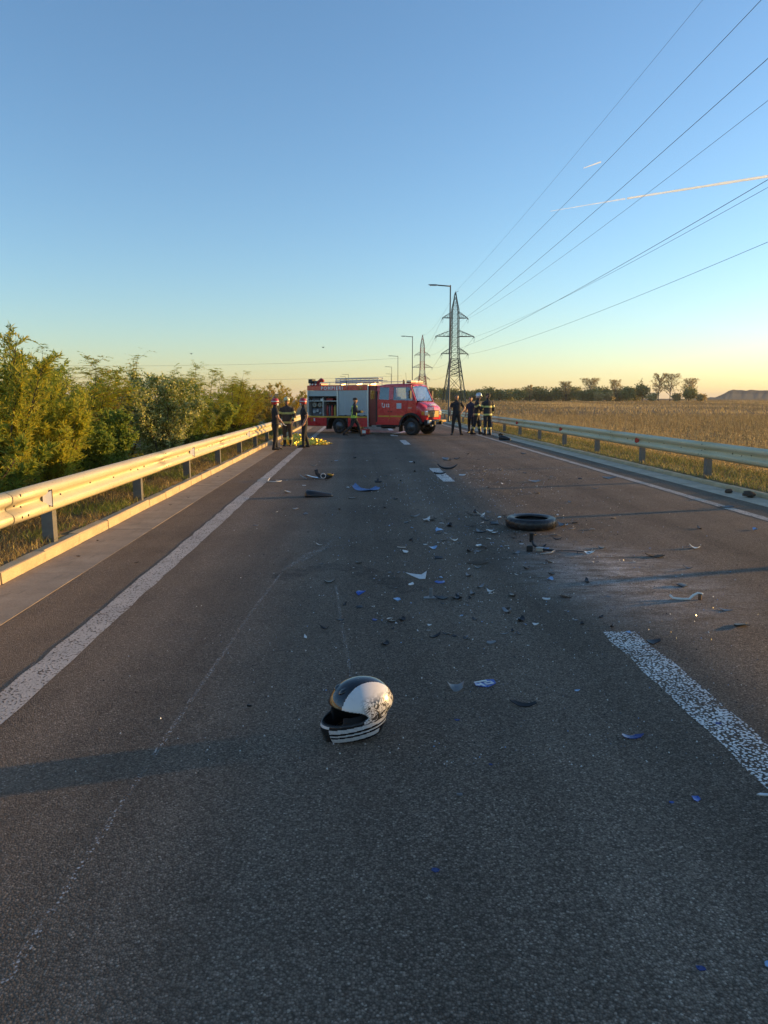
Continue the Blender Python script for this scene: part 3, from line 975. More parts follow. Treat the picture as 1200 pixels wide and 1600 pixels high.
ORD = ['first', 'second', 'third', 'fourth', 'fifth', 'sixth', 'seventh', 'eighth', 'ninth', 'tenth', 'eleventh', 'twelfth', 'thirteenth', 'fourteenth', 'fifteenth', 'sixteenth', 'seventeenth', 'eighteenth', 'nineteenth', 'twentieth', 'twenty-first', 'twenty-second', 'twenty-third', 'twenty-fourth', 'twenty-fifth', 'twenty-sixth', 'twenty-seventh', 'twenty-eighth', 'twenty-ninth', 'thirtieth']
px = 676
i = 0
while px < 1000:
    Y = 356 + rnd.uniform(-12, 14)
    py = rnd.uniform(604.5, 611.5)
    wp = rnd.uniform(18, 27)
    x, top = at_px(px, py, Y)
    far_tree('field_tree', 'dense olive tree in the far row, %s from its left end' % ORD[i], x, Y, top - field_z(x, Y), wp * 1.2 * Y / 1155, LEAF_FAR, 400 + i, False, 'dense trees of the far row', 1500)
    px += rnd.uniform(11, 17); i += 1
for k, (px, py, wp, wh) in enumerate([(935, 614, 16, 'right of the wide pale bare tree'), (953, 613, 15, 'second from the left'), (1058, 615, 14, 'right of the fan-shaped tall tree'), (1098, 616, 16, 'at the right end of the tree line'), (1020, 615, 18, 'under the two tallest bare trees')]):
    Y = 338
    x, top = at_px(px, py, Y)
    far_tree('field_bush', 'low pale bush before the far trees, ' + wh, x, Y, top - field_z(x, Y), wp * Y / 1155, LEAF_FARB, 460 + k, False, 'low bushes before the far trees', 900)

# wooded ridge on the right horizon
def ridge():
    V, F = [], []
    n = 60
    Y0 = 1400
    rr = random.Random(4)
    for i in range(n + 1):
        px = 1085 + 420 * i / n
        x = (px - 557) * Y0 / 1155
        hh = 5.0 + 14 * min(1, max(0, (px - 1122) / 22)) + rr.uniform(-0.5, 0.5)
        for (dy, f) in ((-120, 0.0), (-30, 0.6), (0, 1.0), (80, 0.95), (300, 0.0)):
            V.append((x * (Y0 + dy) / Y0, Y0 + dy, 1.5 + (hh - 1.5) * f + (rr.uniform(-1.0, 1.0) if f > 0.3 else 0)))
    for i in range(n):
        for k in range(4):
            a = i * 5 + k
            F.append((a, a + 5, a + 6, a + 1))
    o = np_obj('hill', V, F, pm('ridge_woodland', (0.028, 0.032, 0.018), 0.95, 0, 0.35, 0.02))
    tag(o, kind='structure')
ridge()

# low grey industrial hall seen between the shrubs and the left persons
def hall(name, label, px0, px1, pytop, Y, col):
    x0, zt = at_px(px0, pytop, Y); x1, _ = at_px(px1, pytop, Y)
    g = thing(name, label, 'building', ((x0 + x1) / 2, Y, -0.9))
    w2 = (x1 - x0) / 2; H = zt + 0.9
    MB().box(-w2, w2, 0, 18, 0, H * 0.92).build('wall', col, g)
    MB().box(-w2 - 0.3, w2 + 0.3, -0.3, 18.3, H * 0.92 + 0.01, H).build('roof', pm('hall_roof', (0.18, 0.20, 0.22), 0.6), g)
    dk = pm('hall_window', (0.03, 0.04, 0.05), 0.2)
    for k in range(4):
        x = -w2 + (k + 0.6) * (2 * w2) / 4.4
        MB().box(x, x + 2 * w2 / 8, -0.06, 0.0, H * 0.52, H * 0.72).build('window', dk, g)
    MB().box(-w2 * 0.15, w2 * 0.15, -0.05, 0.0, 0.1, H * 0.4).build('door', dk, g)
hall('industrial_hall', 'long low grey hall behind the hedge near the left persons', 405, 447, 615.5, 420, pm('hall_cladding', (0.26, 0.30, 0.32), 0.6))
hall('industrial_hall', 'small white hall glimpsed through a gap in the hedge', 278, 293, 616, 300, pm('hall_white', (0.5, 0.52, 0.54), 0.6))

# ================================================================== PYLONS, WIRES, LAMPS
STEEL = pm('pylon_steel', (0.075, 0.10, 0.085), 0.55, 0.6, 0.2)
PRED = pm('pylon_red', (0.40, 0.04, 0.025), 0.6, 0.0, 0.2)
PWHT = pm('pylon_white', (0.30, 0.27, 0.24), 0.6, 0.0, 0.2)

def pylon(label, x, y, H, arms, banded, seed):
    z0 = field_z(x, y)
    g = thing('pylon', label, 'pylon', (x, y, z0), R(4), 'lattice pylons')
    k = H / 34.0
    # (height, half width) of the body
    prof = [(0, 3.05), (3.2, 2.85), (8.5, 2.1), (14.0, 1.35), (17.6, 1.15), (20.4, 1.1), (23.2, 1.08), (26.2, 1.05), (28.9, 0.98), (31.2, 0.55), (34.0, 0.10)]
    prof = [(h * k, wv * k) for h, wv in prof]
    segs = []
    for i in range(len(prof) - 1):
        (h0, w0), (h1, w1) = prof[i], prof[i + 1]
        nn = 1 if h1 < 10 * k else max(1, int(round((h1 - h0) / (1.45 * k))))
        for j in range(nn):
            a, b = j / nn, (j + 1) / nn
            segs.append((h0 + (h1 - h0) * a, w0 + (w1 - w0) * a, h0 + (h1 - h0) * b, w0 + (w1 - w0) * b, i))
    cn = [(-1, -1), (1, -1), (1, 1), (-1, 1)]
    sets = {}
    def bar(key, p, q, r):
        sets.setdefault(key, []).append((p, q, r))
    for si, (h0, w0, h1, w1, i) in enumerate(segs):
        key = 'leg_section' if h0 < 14 * k else 'tower_section'
        mk = (key, i if not banded else si)
        for (sx, sy) in cn:
            bar(mk, (sx * w0, sy * w0, h0), (sx * w1, sy * w1, h1), (0.19 if h0 < 14 * k else 0.14) * k)
        for q in range(4):
            a, b = cn[q], cn[(q + 1) % 4]
            A0 = (a[0] * w0, a[1] * w0, h0); A1 = (a[0] * w1, a[1] * w1, h1)
            B0 = (b[0] * w0, b[1] * w0, h0); B1 = (b[0] * w1, b[1] * w1, h1)
            if h0 < 3 * k:
                M = tuple((np.array(A1) + np.array(B1)) / 2)
                bar(mk, A0, M, 0.07 * k); bar(mk, B0, M, 0.07 * k)
            else:
                rb_ = (0.085 if h0 < 14 * k else 0.05) * k; bar(mk, A0, B1, rb_); bar(mk, B0, A1, rb_)
            bar(mk, A1, B1, 0.05 * k)
    def mesh(bars):
        A = np.array([b[0] for b in bars], float); B = np.array([b[1] for b in bars], float); r = np.array([b[2] for b in bars], float)
        return sticks(A, B, r, r)
    for key, bars in sets.items():
        V, F = mesh(bars)
        m = STEEL
        if banded:
            m = PRED if int((bars[0][0][2]) / (3.9 * k)) % 2 == 0 else PWHT
        np_obj(key[0], V, F, m, g)
    INS = pm('insulator_glass', (0.12, 0.17, 0.16), 0.2)
    tips = []
    for (h, half, bw) in arms:
        for s in (-1, 1):
            bars = []
            for sy in (-1, 1):
                bars.append(((s * bw, sy * bw, h), (s * half, 0, h), 0.12 * k))
                bars.append(((s * bw, sy * bw, h + 1.9 * k), (s * half, 0, h + 0.05), 0.09 * k))
                for f in (0.25, 0.5, 0.75):
                    lo = np.array((s * bw, sy * bw, h)) * (1 - f) + np.array((s * half, 0, h)) * f
                    hi = np.array((s * bw, sy * bw, h + 1.9 * k)) * (1 - f) + np.array((s * half, 0, h + 0.05)) * f
                    bars.append((tuple(lo), tuple(hi), 0.04 * k))
                    hi2 = np.array((s * bw, sy * bw, h + 1.9 * k)) * (1 - f + .25) + np.array((s * half, 0, h + 0.05)) * (f - .25)
                    bars.append((tuple(lo), tuple(hi2), 0.035 * k))
            V, F = mesh(bars)
            arm = np_obj('cross_arm', V, F, STEEL if not banded else PWHT, g)
            ins = MB()
            for sy in (-1, 1):
                ins.tube([(s * half, sy * 0.1, h - 0.05), (s * half * 0.985, sy * 1.3, h - 0.55)], 0.09, 6)
            ins.tube([(s * half, -1.3, h - 0.5), (s * half, -0.6, h - 1.5), (s * half, 0.6, h - 1.5), (s * half, 1.3, h - 0.5)], 0.03, 5)
            ins.build('insulator', INS, arm)
    MB().tube([(0, 0, H), (0, 0, H + 0.5 * k)], 0.06, 5).build('peak_rod', STEEL, g)
    MB().tube([(0, 0, H), (0.9 * k, -0.4, H + 0.45 * k)], 0.06, 5).build('earth_wire_bracket', STEEL, g)
    return g

zp1 = field_z(31.4, 240)
pylon('green-grey lattice pylon, the nearer and taller, behind the street lamp', 31.4, 240, 35.0 - zp1, [(27.2 - zp1, 4.1, 1.05), (21.5 - zp1, 6.2, 1.1), (16.1 - zp1, 4.3, 1.2)], False, 1)
zp2 = field_z(38.2, 435)
pylon('red and white banded lattice pylon, the farther one', 38.2, 435, 38.1 - zp2, [(27.0 - zp2, 4.4, 1.1), (20.0 - zp2, 5.8, 1.15), (13.4 - zp2, 4.4, 1.3)], True, 2)

WIRE = pm('aluminium_wire', (0.10, 0.11, 0.115), 0.5, 0.4)
P1 = Vector((31.4, 240)); P2 = Vector((27.0, -70.0))
dv = (P2 - P1); nn = Vector((-dv.y, dv.x)).normalized()
if nn.x < 0: nn = -nn
HS = [35.2, 27.0, 27.0, 21.3, 21.3, 15.9, 15.9]
OF = [0, -4.1, 4.1, -6.2, 6.2, -4.3, 4.3]
WL = ['topmost thin earth wire running from the pylon peak overhead', 'power line from the upper left arm of the near pylon', 'power line from the upper right arm of the near pylon',
      'power line from the wide left arm of the near pylon', 'power line from the wide right arm of the near pylon', 'power line from the lower left arm of the near pylon', 'lowest power line from the lower right arm of the near pylon']
for i in range(7):
    a = Vector((P1.x + OF[i], P1.y, HS[i])); q2 = P2 + nn * OF[i]
    b = Vector((q2.x, q2.y, HS[i] + 3))
    sag = 3.5 if i else 2.4
    pts = []
    for t in np.linspace(0, 1, 60):
        p = a.lerp(b, t); p.z -= 4 * sag * t * (1 - t); pts.append(p)
    # slightly slacker strand gauge for the earth wire
    o = MB().tube(pts, 0.02 if i else 0.014, 5, smooth=True).build('power_line', WIRE)
    tag(o, WL[i], 'power line', 'overhead power lines')
    # span to the far pylon
    b2 = Vector((38.2 + OF[i] * 0.95, 435, [38.1, 27.0, 27.0, 20.0, 20.0, 13.4, 13.4][i]))
    pts = []
    for t in np.linspace(0, 1, 30):
        p = a.lerp(b2, t); p.z -= 4 * 3.0 * t * (1 - t); pts.append(p)
    o = MB().tube(pts, 0.03, 4).build('power_line', WIRE)
    tag(o, 'faint power line between the two pylons, ' + ['at their peaks', 'upper left arms', 'upper right arms', 'wide left arms', 'wide right arms', 'lower left arms', 'lower right arms'][i], 'power line', 'lines between the two pylons')
# faint line crossing the left sky low over the shrubs
for j, (ya, yb, lab) in enumerate([(569, 549, 'faint upper wire crossing the sky low above the left shrubs'), (586, 581, 'faint lower wire crossing the sky low above the left shrubs')]):
    Y = 300
    xa, za = at_px(-60, ya + 2, Y); xb, zb = at_px(640, yb, Y)
    pts = [Vector((xa + (xb - xa) * t, Y + 60 * t, za + (zb - za) * t - 4 * 2.0 * t * (1 - t))) for t in np.linspace(0, 1, 30)]
    tag(MB().tube(pts, 0.035, 4).build('power_line', WIRE), lab, 'power line', 'wires over the hedge')

LAMPM = pm('lamp_post_steel', (0.10, 0.10, 0.09), 0.5, 0.4, 0.15)
LHEAD = pm('lamp_head_grey', (0.10, 0.11, 0.12), 0.4, 0.3, 0.1)
LGLS = pm('lamp_lens', (0.55, 0.56, 0.55), 0.2, 0, 0.05)
def street_lamp(label, x, y, H=10.0, arm=-1.6):
    z0 = field_z(x, y) - 0.05
    g = thing('street_lamp', label, 'street lamp', (x, y, z0), 0, 'street lamps along the road')
    H -= z0
    MB().tube([(0, 0, 0), (0, 0, 0.02), (0, 0, 1.2), (0, 0, 1.25), (0, 0, H)], [0.09, 0.09, 0.085, 0.065, 0.045], 10).build('pole', LAMPM, g)
    MB().box(-0.2, 0.2, -0.2, 0.2, 0, 0.03).build('base_plate', LAMPM, g)
    MB().tube([(0, 0, H - 0.08), (arm * 0.6, 0, H - 0.01)], 0.045, 8).build('arm', LAMPM, g)
    h = MB()
    rings = []
    for t, wv, hh in ((0, 0.05, 0.03), (0.12, 0.10, 0.045), (0.4, 0.13, 0.05), (0.75, 0.12, 0.04), (1, 0.05, 0.02)):
        xx = arm * 0.58 + (arm * 0.46) * t
        rings.append([(xx, wv * math.cos(a), H + 0.0 + 0.02 * t + hh * math.sin(a)) for a in np.linspace(0, 2 * PI, 10, endpoint=False)])
    hd = h.loft(rings).build('lamp_head', LHEAD, g)
    MB().box(min(arm * 0.66, arm * 0.98), max(arm * 0.66, arm * 0.98), -0.08, 0.08, H - 0.05, H - 0.035).build('lens', LGLS, hd)
street_lamp('nearest and tallest-looking street lamp, left of the near pylon', 6.95, 56, 10.0, -1.57)
street_lamp('second street lamp, its arm left of the red and white pylon', 7.5, 100.5, 10.0, -1.5)
street_lamp('third street lamp rising behind the fire engine cab roof', 8.05, 145.5, 10.0, -1.8)
street_lamp('fourth street lamp, small behind the fire engine roof ladder', 9.1, 193.5, 10.0, -1.7)
street_lamp('fifth and farthest street lamp behind the fire engine', 11.4, 246.5, 10.0, -1.7)
for j, (px, py, Y) in enumerate([(545, 586, 215), (540, 589, 255)]):
    x, z = at_px(px, py, Y)
    street_lamp('far street lamp on the left roadside above the roof rails, %s one' % ('taller' if j == 0 else 'lower'), x, Y, z, -1.8)

# ------------------------------------------------------------------ sky traces and birds
def m_vapour(name, dens):
    m, nt, bs = new_mat(name)
    v = coords(nt)
    n = noise(nt, v, 0.0009, 2, 0.5)
    bs.inputs['Base Color'].default_value = (0.92, 0.98, 1.0, 1)
    bs.inputs['Roughness'].default_value = 1
    bs.inputs['Specular IOR Level'].default_value = 0
    tl = nt.nodes.new('ShaderNodeBsdfTranslucent'); tl.inputs[0].default_value = (0.92, 0.98, 1.0, 1)
    tr = nt.nodes.new('ShaderNodeBsdfTransparent')
    m1 = nt.nodes.new('ShaderNodeMixShader'); m1.inputs[0].default_value = 0.5
    lk(nt, bs.outputs[0], m1.inputs[1]); lk(nt, tl.outputs[0], m1.inputs[2])
    m2 = nt.nodes.new('ShaderNodeMixShader')
    lk(nt, ramp(nt, n, [(0.2, g3(dens * 0.5)), (0.7, g3(dens))]), m2.inputs[0])
    lk(nt, tr.outputs[0], m2.inputs[1]); lk(nt, m1.outputs[0], m2.inputs[2])
    lk(nt, m2.outputs[0], nt.nodes['Material Output'].inputs[0])
    return m
def trail(label, pts, rs, dens):
    rnd = random.Random(len(pts)); P = []; Rr = []
    n = 40
    for i in range(n + 1):
        t = i / n
        P.append(Vector(pts[0]).lerp(Vector(pts[1]), t)); Rr.append((rs[0] + (rs[1] - rs[0]) * t) * rnd.uniform(0.85, 1.15))
    o = MB().tube(P, Rr, 10).build('contrail', m_vapour('vapour_' + str(int(dens * 100)), dens))
    tag(o, label, 'contrail', 'contrails')
trail('long white contrail slanting down towards the left in the right sky', [(11700, 20470, 6000), (8202, 23204, 6000)], (40, 26), 0.75)
trail('faint tail end of the long white contrail', [(8150, 23245, 6000), (6283, 24812, 6000)], (24, 8), 0.35)
trail('short faint white contrail above the long one', [(6270, 19810, 6000), (5990, 20330, 6000)], (20, 9), 0.5)
BIRD = pm('bird_dark', (0.02, 0.02, 0.022), 0.8)
for (x, y, z, lab) in [(-24.2, 60, 5.46, 'tiny dark bird in flight above the leftmost shrubs'), (-12.99, 60, 5.24, 'tiny dark bird in flight above the silver shrub'), (-2.61, 60, 5.76, 'tiny dark bird in flight above the fire engine')]:
    g = thing('bird', lab, 'bird', (x, y, z), R(40), 'birds')
    MB().tube([(0, -.11, 0), (0, -.05, .01), (0, .03, .01), (0, .09, .015), (0, .12, .01)], [.008, .035, .04, .022, .005], 7).build('body', BIRD, g)
    for s in (-1, 1):
        MB().add([(0, .04, .02), (s * .12, .05, .07), (s * .23, -.02, .04), (s * .11, -.05, .05), (0, -.04, .015), (0, 0, .012)], [(0, 1, 3, 5), (1, 2, 3), (5, 3, 4)]).build('wing', BIRD, g)
# ================================================================== FIRE ENGINE
RED = pm('fire_engine_red', (0.62, 0.020, 0.030), 0.28, 0, 0.10, 3, coat=0.5, dirt=(0.12, 0.07, 0.05, 1), dirt_amt=0.25)
DRED = pm('dark_red_panel', (0.16, 0.008, 0.012), 0.35, 0, 0.12, 3, coat=0.3)
ALU = pm('shutter_aluminium', (0.46, 0.50, 0.52), 0.42, 0.35, 0.06, 2)
ALUT = pm('aluminium_trim', (0.52, 0.53, 0.53), 0.38, 0.6, 0.08)
RUB = pm('tyre_rubber', (0.014, 0.014, 0.014), 0.78, 0, 0.2, 20, 0.3, 90)
CHAS = pm('chassis_black', (0.016, 0.016, 0.017), 0.65, 0.2, 0.25)
RIM = pm('rim_grey', (0.16, 0.17, 0.18), 0.45, 0.5, 0.15)
YEL = pm('yellow_stripe', (0.60, 0.34, 0.02), 0.4, 0, 0.08)
WHT = pm('white_paint', (0.72, 0.72, 0.70), 0.45, 0, 0.06)
INT = pm('cab_interior', (0.05, 0.05, 0.055), 0.8)
SEAT = pm('seat_cloth', (0.10, 0.09, 0.08), 0.9)
GOLD = pm('gold_print', (0.45, 0.26, 0.05), 0.5)
EQR = pm('extinguisher_red', (0.36, 0.02, 0.02), 0.35)
EQG = pm('equipment_grey', (0.10, 0.10, 0.11), 0.6, 0.2)
EQY = pm('equipment_yellow', (0.45, 0.30, 0.04), 0.5)
HOSE = pm('hose_canvas', (0.34, 0.30, 0.24), 0.9)
LENS = pm('headlamp_lens', (0.65, 0.64, 0.60), 0.12, 0.25, 0.05, coat=0.8)
AMB = pm('amber_lens', (0.55, 0.20, 0.02), 0.2, 0, 0.05, coat=0.6)
BARL = pm('light_bar_lens', (0.62, 0.50, 0.36), 0.18, 0, 0.06, coat=0.7)  # orange-white gleam of the low sun is put into the lens colour

def m_glass(name, tint, refl=0.5):
    m, nt, bs = new_mat(name)
    tr = nd(nt, 'BsdfTransparent'); tr.inputs[0].default_value = (*tint, 1)
    gl = nd(nt, 'BsdfGlossy'); gl.inputs['Roughness'].default_value = 0.04; gl.inputs[0].default_value = (0.9, 0.92, 0.95, 1)
    fr = nd(nt, 'Fresnel', IOR=1.5)
    f2 = mth(nt, 'ADD', fr.outputs[0], refl, True)
    ms = nd(nt, 'MixShader')
    lk(nt, f2, ms.inputs[0]); lk(nt, tr.outputs[0], ms.inputs[1]); lk(nt, gl.outputs[0], ms.inputs[2])
    lk(nt, ms.outputs[0], nt.nodes['Material Output'].inputs[0])
    return m
GLASS = m_glass('side_glass', (0.78, 0.80, 0.78), 0.04)
WSCR = m_glass('windscreen_glass', (0.55, 0.58, 0.58), 0.22)

TH = R(31)
pf = Vector((2.58, 35.4, 0)); tlf = Vector((math.sin(TH), math.cos(TH), 0))
TR = thing('fire_engine', 'red crew-cab fire engine parked across the road, one locker shutter open', 'fire engine', tuple(pf + tlf * 1.0), -TH)

# local frame: x forward (front axle at 0), y to its left, near side at y = -1
def B(name, mat, parent, *boxes, bev=0.0):
    b = MB()
    for q in boxes:
        b.box(*q, bev=bev)
    return b.build(name, mat, parent)

def text_mesh(name, s, size, mat, parent, loc, rot, mirror=False, ext=0.003, bold=0.0, sp=1.12):
    cu = bpy.data.curves.new(name, 'FONT')
    cu.body = s; cu.size = size; cu.extrude = ext; cu.align_x = 'CENTER'; cu.align_y = 'CENTER'; cu.offset = bold
    cu.space_character = sp
    o = bpy.data.objects.new(name, cu); COL.objects.link(o)
    dg = bpy.context.evaluated_depsgraph_get()
    me = bpy.data.meshes.new_from_object(o.evaluated_get(dg))
    bpy.data.objects.remove(o); bpy.data.curves.remove(cu)
    if mirror:
        me.transform(Matrix.Scale(-1, 4, (1, 0, 0)))
    me.materials.clear(); me.materials.append(mat)
    return put(name, me, parent, loc, rot)

Y0, Y1 = -1.0, 1.0
XR, XF = -5.95, -2.34      # locker body
# --- locker body
wb = MB()
wb.box(XR, XF, -0.42, Y1, 0.80, 2.36)                 # core, the near lockers are cut 0.58 deep in front of it
body = wb.build('locker_body', RED, TR)
B('roof_panel', RED, TR, (XR, XF, Y0, Y1, 2.362, 2.40), bev=0.012)
B('header_panel', RED, TR, (XR, XF, Y0, -0.94, 2.15, 2.36))
B('locker_floor', ALUT, TR, (XR + 0.02, XF - 0.02, -0.97, -0.425, 0.80, 0.865))
for x0, x1, mt in ((XR, XR + 0.075, ALUT), (-4.17, -4.09, ALUT), (XF - 0.075, XF, ALUT)):
    B('corner_post', mt, TR, (x0, x1, -1.004, -0.43, 0.868, 2.148), bev=0.008)
B('corner_trim', ALUT, TR, (XF - 0.045, XF + 0.01, -1.012, -0.96, 0.36, 2.40))
B('yellow_stripe', YEL, TR, (XR + 0.005, XF - 0.05, -1.010, -0.965, 0.795, 0.862))
# skirts left and right of the rear wheel arch
B('skirt_panel', RED, TR, (XR, -4.80, -0.998, -0.94, 0.36, 0.79), bev=0.008)
B('skirt_panel', RED, TR, (-3.52, XF - 0.05, -0.998, -0.94, 0.36, 0.79), bev=0.008)
B('skirt_panel', RED, TR, (XR, XF, 0.94, 0.998, 0.40, 0.79), bev=0.008)
B('rear_bumper', ALUT, TR, (XR - 0.10, XR + 0.5, -0.96, 0.96, 0.33, 0.42), bev=0.015)
B('rear_lamp', AMB, TR, (XR + 0.22, XR + 0.30, -1.012, -1.0, 0.58, 0.74))
B('side_marker', WHT, TR, (XR + 0.38, XR + 0.46, -1.006, -0.998, 0.60, 0.74))
arch = MB()
arch.prism([(-4.79, 0.36), (-4.73, 0.36), (-4.70, 0.62), (-4.55, 0.76), (-3.75, 0.76), (-3.60, 0.62), (-3.56, 0.36), (-3.53, 0.36), (-3.53, 0.79), (-4.79, 0.79)], 'y', -0.99, -0.45)
arch.build('wheel_arch', CHAS, TR)
# open locker: rolled shutter end, shelf, divider, gear
def slats(name, x0, x1, z0, z1, y, mat):
    b = MB(); n = max(2, int((z1 - z0) / 0.042)); dz = (z1 - z0) / n
    for k in range(n):
        za = z0 + k * dz
        b.prism([(y, za + 0.003), (y - 0.007, za + 0.012), (y - 0.007, za + dz - 0.010), (y, za + dz - 0.002), (y + 0.012, za + dz - 0.002), (y + 0.012, za + 0.003)], 'x', x0, x1)
    return b.build(name, mat, TR)
sh1 = slats('rolled_shutter', -5.87, -4.175, 1.86, 2.145, -0.965, ALU)
B('shutter_rail', CHAS, sh1, (-5.87, -4.175, -0.985, -0.955, 1.815, 1.858))
for x in (-5.55, -5.1, -4.65, -4.3):
    B('pull_strap', CHAS, sh1, (x, x + 0.07, -0.99, -0.955, 1.77, 1.85))
sh2 = slats('closed_shutter', -4.085, -2.42, 0.905, 2.145, -0.965, ALU)
B('shutter_rail', CHAS, sh2, (-4.085, -2.42, -0.985, -0.955, 0.868, 0.902))
for x in (-3.7, -2.62, -2.95):
    B('shutter_latch', CHAS, sh2, (x, x + 0.10, -1.0, -0.972, 0.87, 0.93))
B('locker_shelf', ALUT, TR, (-5.87, -4.175, -0.955, -0.43, 1.60, 1.635))
B('locker_divider', ALUT, TR, (-5.04, -4.99, -0.965, -0.43, 0.868, 1.80))
B('locker_lining', CHAS, TR, (-5.87, -4.175, -0.43, -0.421, 0.868, 2.14))
g1 = B('pump_panel', EQG, TR, (-5.80, -5.10, -0.80, -0.44, 0.87, 1.25), bev=0.02)
for k, (x, z, r) in enumerate(((-5.62, 1.08, 0.09), (-5.42, 1.12, 0.07), (-5.25, 1.0, 0.06))):
    MB().lathe([(r, 0), (r, -0.06), (r * .6, -0.08), (r * .55, -0.02)], 14, 'y', (x, -0.80, z)).build('pump_outlet', ALUT, g1)
for k, (x, m) in enumerate(((-4.86, EQR), (-4.72, EQG), (-4.58, EQR), (-4.40, EQY))):
    e = MB().lathe([(0.055, 0.87), (0.06, 0.90), (0.06, 1.28), (0.04, 1.36), (0.02, 1.40), (0.02, 1.45)], 12, 'z', (x, -0.78, 0)).build('cylinder', m, TR)
    B('valve', CHAS, e, (x - 0.04, x + 0.04, -0.82, -0.76, 1.42, 1.455))
for k, (x, z, r) in enumerate(((-5.65, 1.42, 0.13), (-5.32, 1.42, 0.12))):
    MB().lathe([(0.03, -0.06), (r, -0.06), (r, 0.06), (0.03, 0.06)], 18, 'y', (x, -0.75, z), True).build('hose_reel', HOSE, TR)
B('tool_box', EQG, TR, (-5.75, -5.3, -0.85, -0.5, 1.637, 1.76), bev=0.01)
B('tool_box', WHT, TR, (-5.25, -5.07, -0.85, -0.5, 1.637, 1.74), bev=0.01)
B('tool_box', EQR, TR, (-4.9, -4.5, -0.85, -0.5, 1.637, 1.75), bev=0.01)
# lettering and crest
text_mesh('lettering', 'POMPIERI', 0.23, WHT, TR, (-4.45, -1.004, 2.25), (R(90), 0, 0), False, 0.002, 0.009, 1.4)
cr = MB()
for k in range(9):
    a = PI * (0.08 + 0.84 * k / 8)
    for s in (1, -1):
        cx, cz = -2.78 + 0.17 * math.cos(a) , 2.25 - 0.085 * math.sin(a) * 1.0 + 0.02
        cr.prism([(cx - 0.022, cz - 0.02), (cx + 0.022, cz - 0.012), (cx + 0.016, cz + 0.024), (cx - 0.02, cz + 0.018)], 'y', -1.0045, -1.001)
cr.prism([(-2.83, 2.20), (-2.78, 2.175), (-2.73, 2.20), (-2.73, 2.29), (-2.83, 2.29)], 'y', -1.005, -1.001)
cr.prism([(-2.92, 2.30), (-2.64, 2.30), (-2.66, 2.325), (-2.9, 2.325)], 'y', -1.005, -1.001)
cr.build('crest', GOLD, TR)
# --- roof gear
lad = MB()
for y in (-0.66, -0.20):
    for z in (2.52, 2.62, 2.72):
        lad.tube([(-4.45, y, z), (-1.95, y, z + 0.02)], 0.026, 6)
for k in range(11):
    x = -4.40 + k * 0.24
    for z in (2.52, 2.72):
        lad.tube([(x, -0.66, z), (x, -0.20, z)], 0.018, 6)
    lad.tube([(x, -0.66, 2.52), (x, -0.66, 2.73)], 0.018, 5)
for x in (-4.1, -3.2, -2.4):
    lad.box(x - 0.03, x + 0.03, -0.70, -0.16, 2.395, 2.51)
lad.build('ladder', ALUT, TR)
rr = MB()
for y in (-0.95, 0.95):
    rr.tube([(-5.2, y, 2.40), (-5.2, y, 2.54), (-2.5, y, 2.58), (-1.3, y, 2.585)], 0.016, 6)
    for x in (-4.6, -3.6, -2.6, -1.6):
        rr.tube([(x, y, 2.39), (x, y, 2.56)], 0.014, 6)
rr.build('roof_rail', ALUT, TR)
MB().tube([(-3.62, -0.97, 2.15), (-3.62, -0.97, 2.74)], 0.016, 6).build('antenna_post', CHAS, TR)
MB().tube([(-3.55, -1.01, 2.16), (-3.55, -1.01, 2.52)], 0.012, 6).build('grab_rail', ALUT, TR)
mon = B('roof_locker', EQR, TR, (-5.85, -5.20, -0.85, -0.2, 2.402, 2.50), bev=0.02)
B('searchlight', CHAS, TR, (-5.92, -5.68, -0.95, -0.60, 2.50, 2.72), bev=0.03)
B('hose_monitor', EQG, TR, (-5.66, -5.5, -0.8, -0.55, 2.502, 2.64), bev=0.03)
MB().tube([(-5.5, -0.7, 2.52), (-5.38, -0.7, 2.62), (-5.25, -0.75, 2.68), (-5.1, -0.75, 2.62)], [0.08, 0.09, 0.10, 0.07], 9).build('water_cannon', EQR, TR)
for x in (-5.75, -5.6, -5.42):
    MB().lathe([(0.045, 0), (0.05, -0.03), (0.02, -0.05)], 10, 'y', (x, -1.0, 2.44)).build('work_lamp', LENS, TR)
# --- dark module between body and doors
B('rear_cab_module', DRED, TR, (XF + 0.012, -1.93, -0.93, 0.93, 0.45, 2.36))
B('module_window', WSCR, TR, (-2.24, -2.02, -0.945, -0.932, 1.72, 2.12))
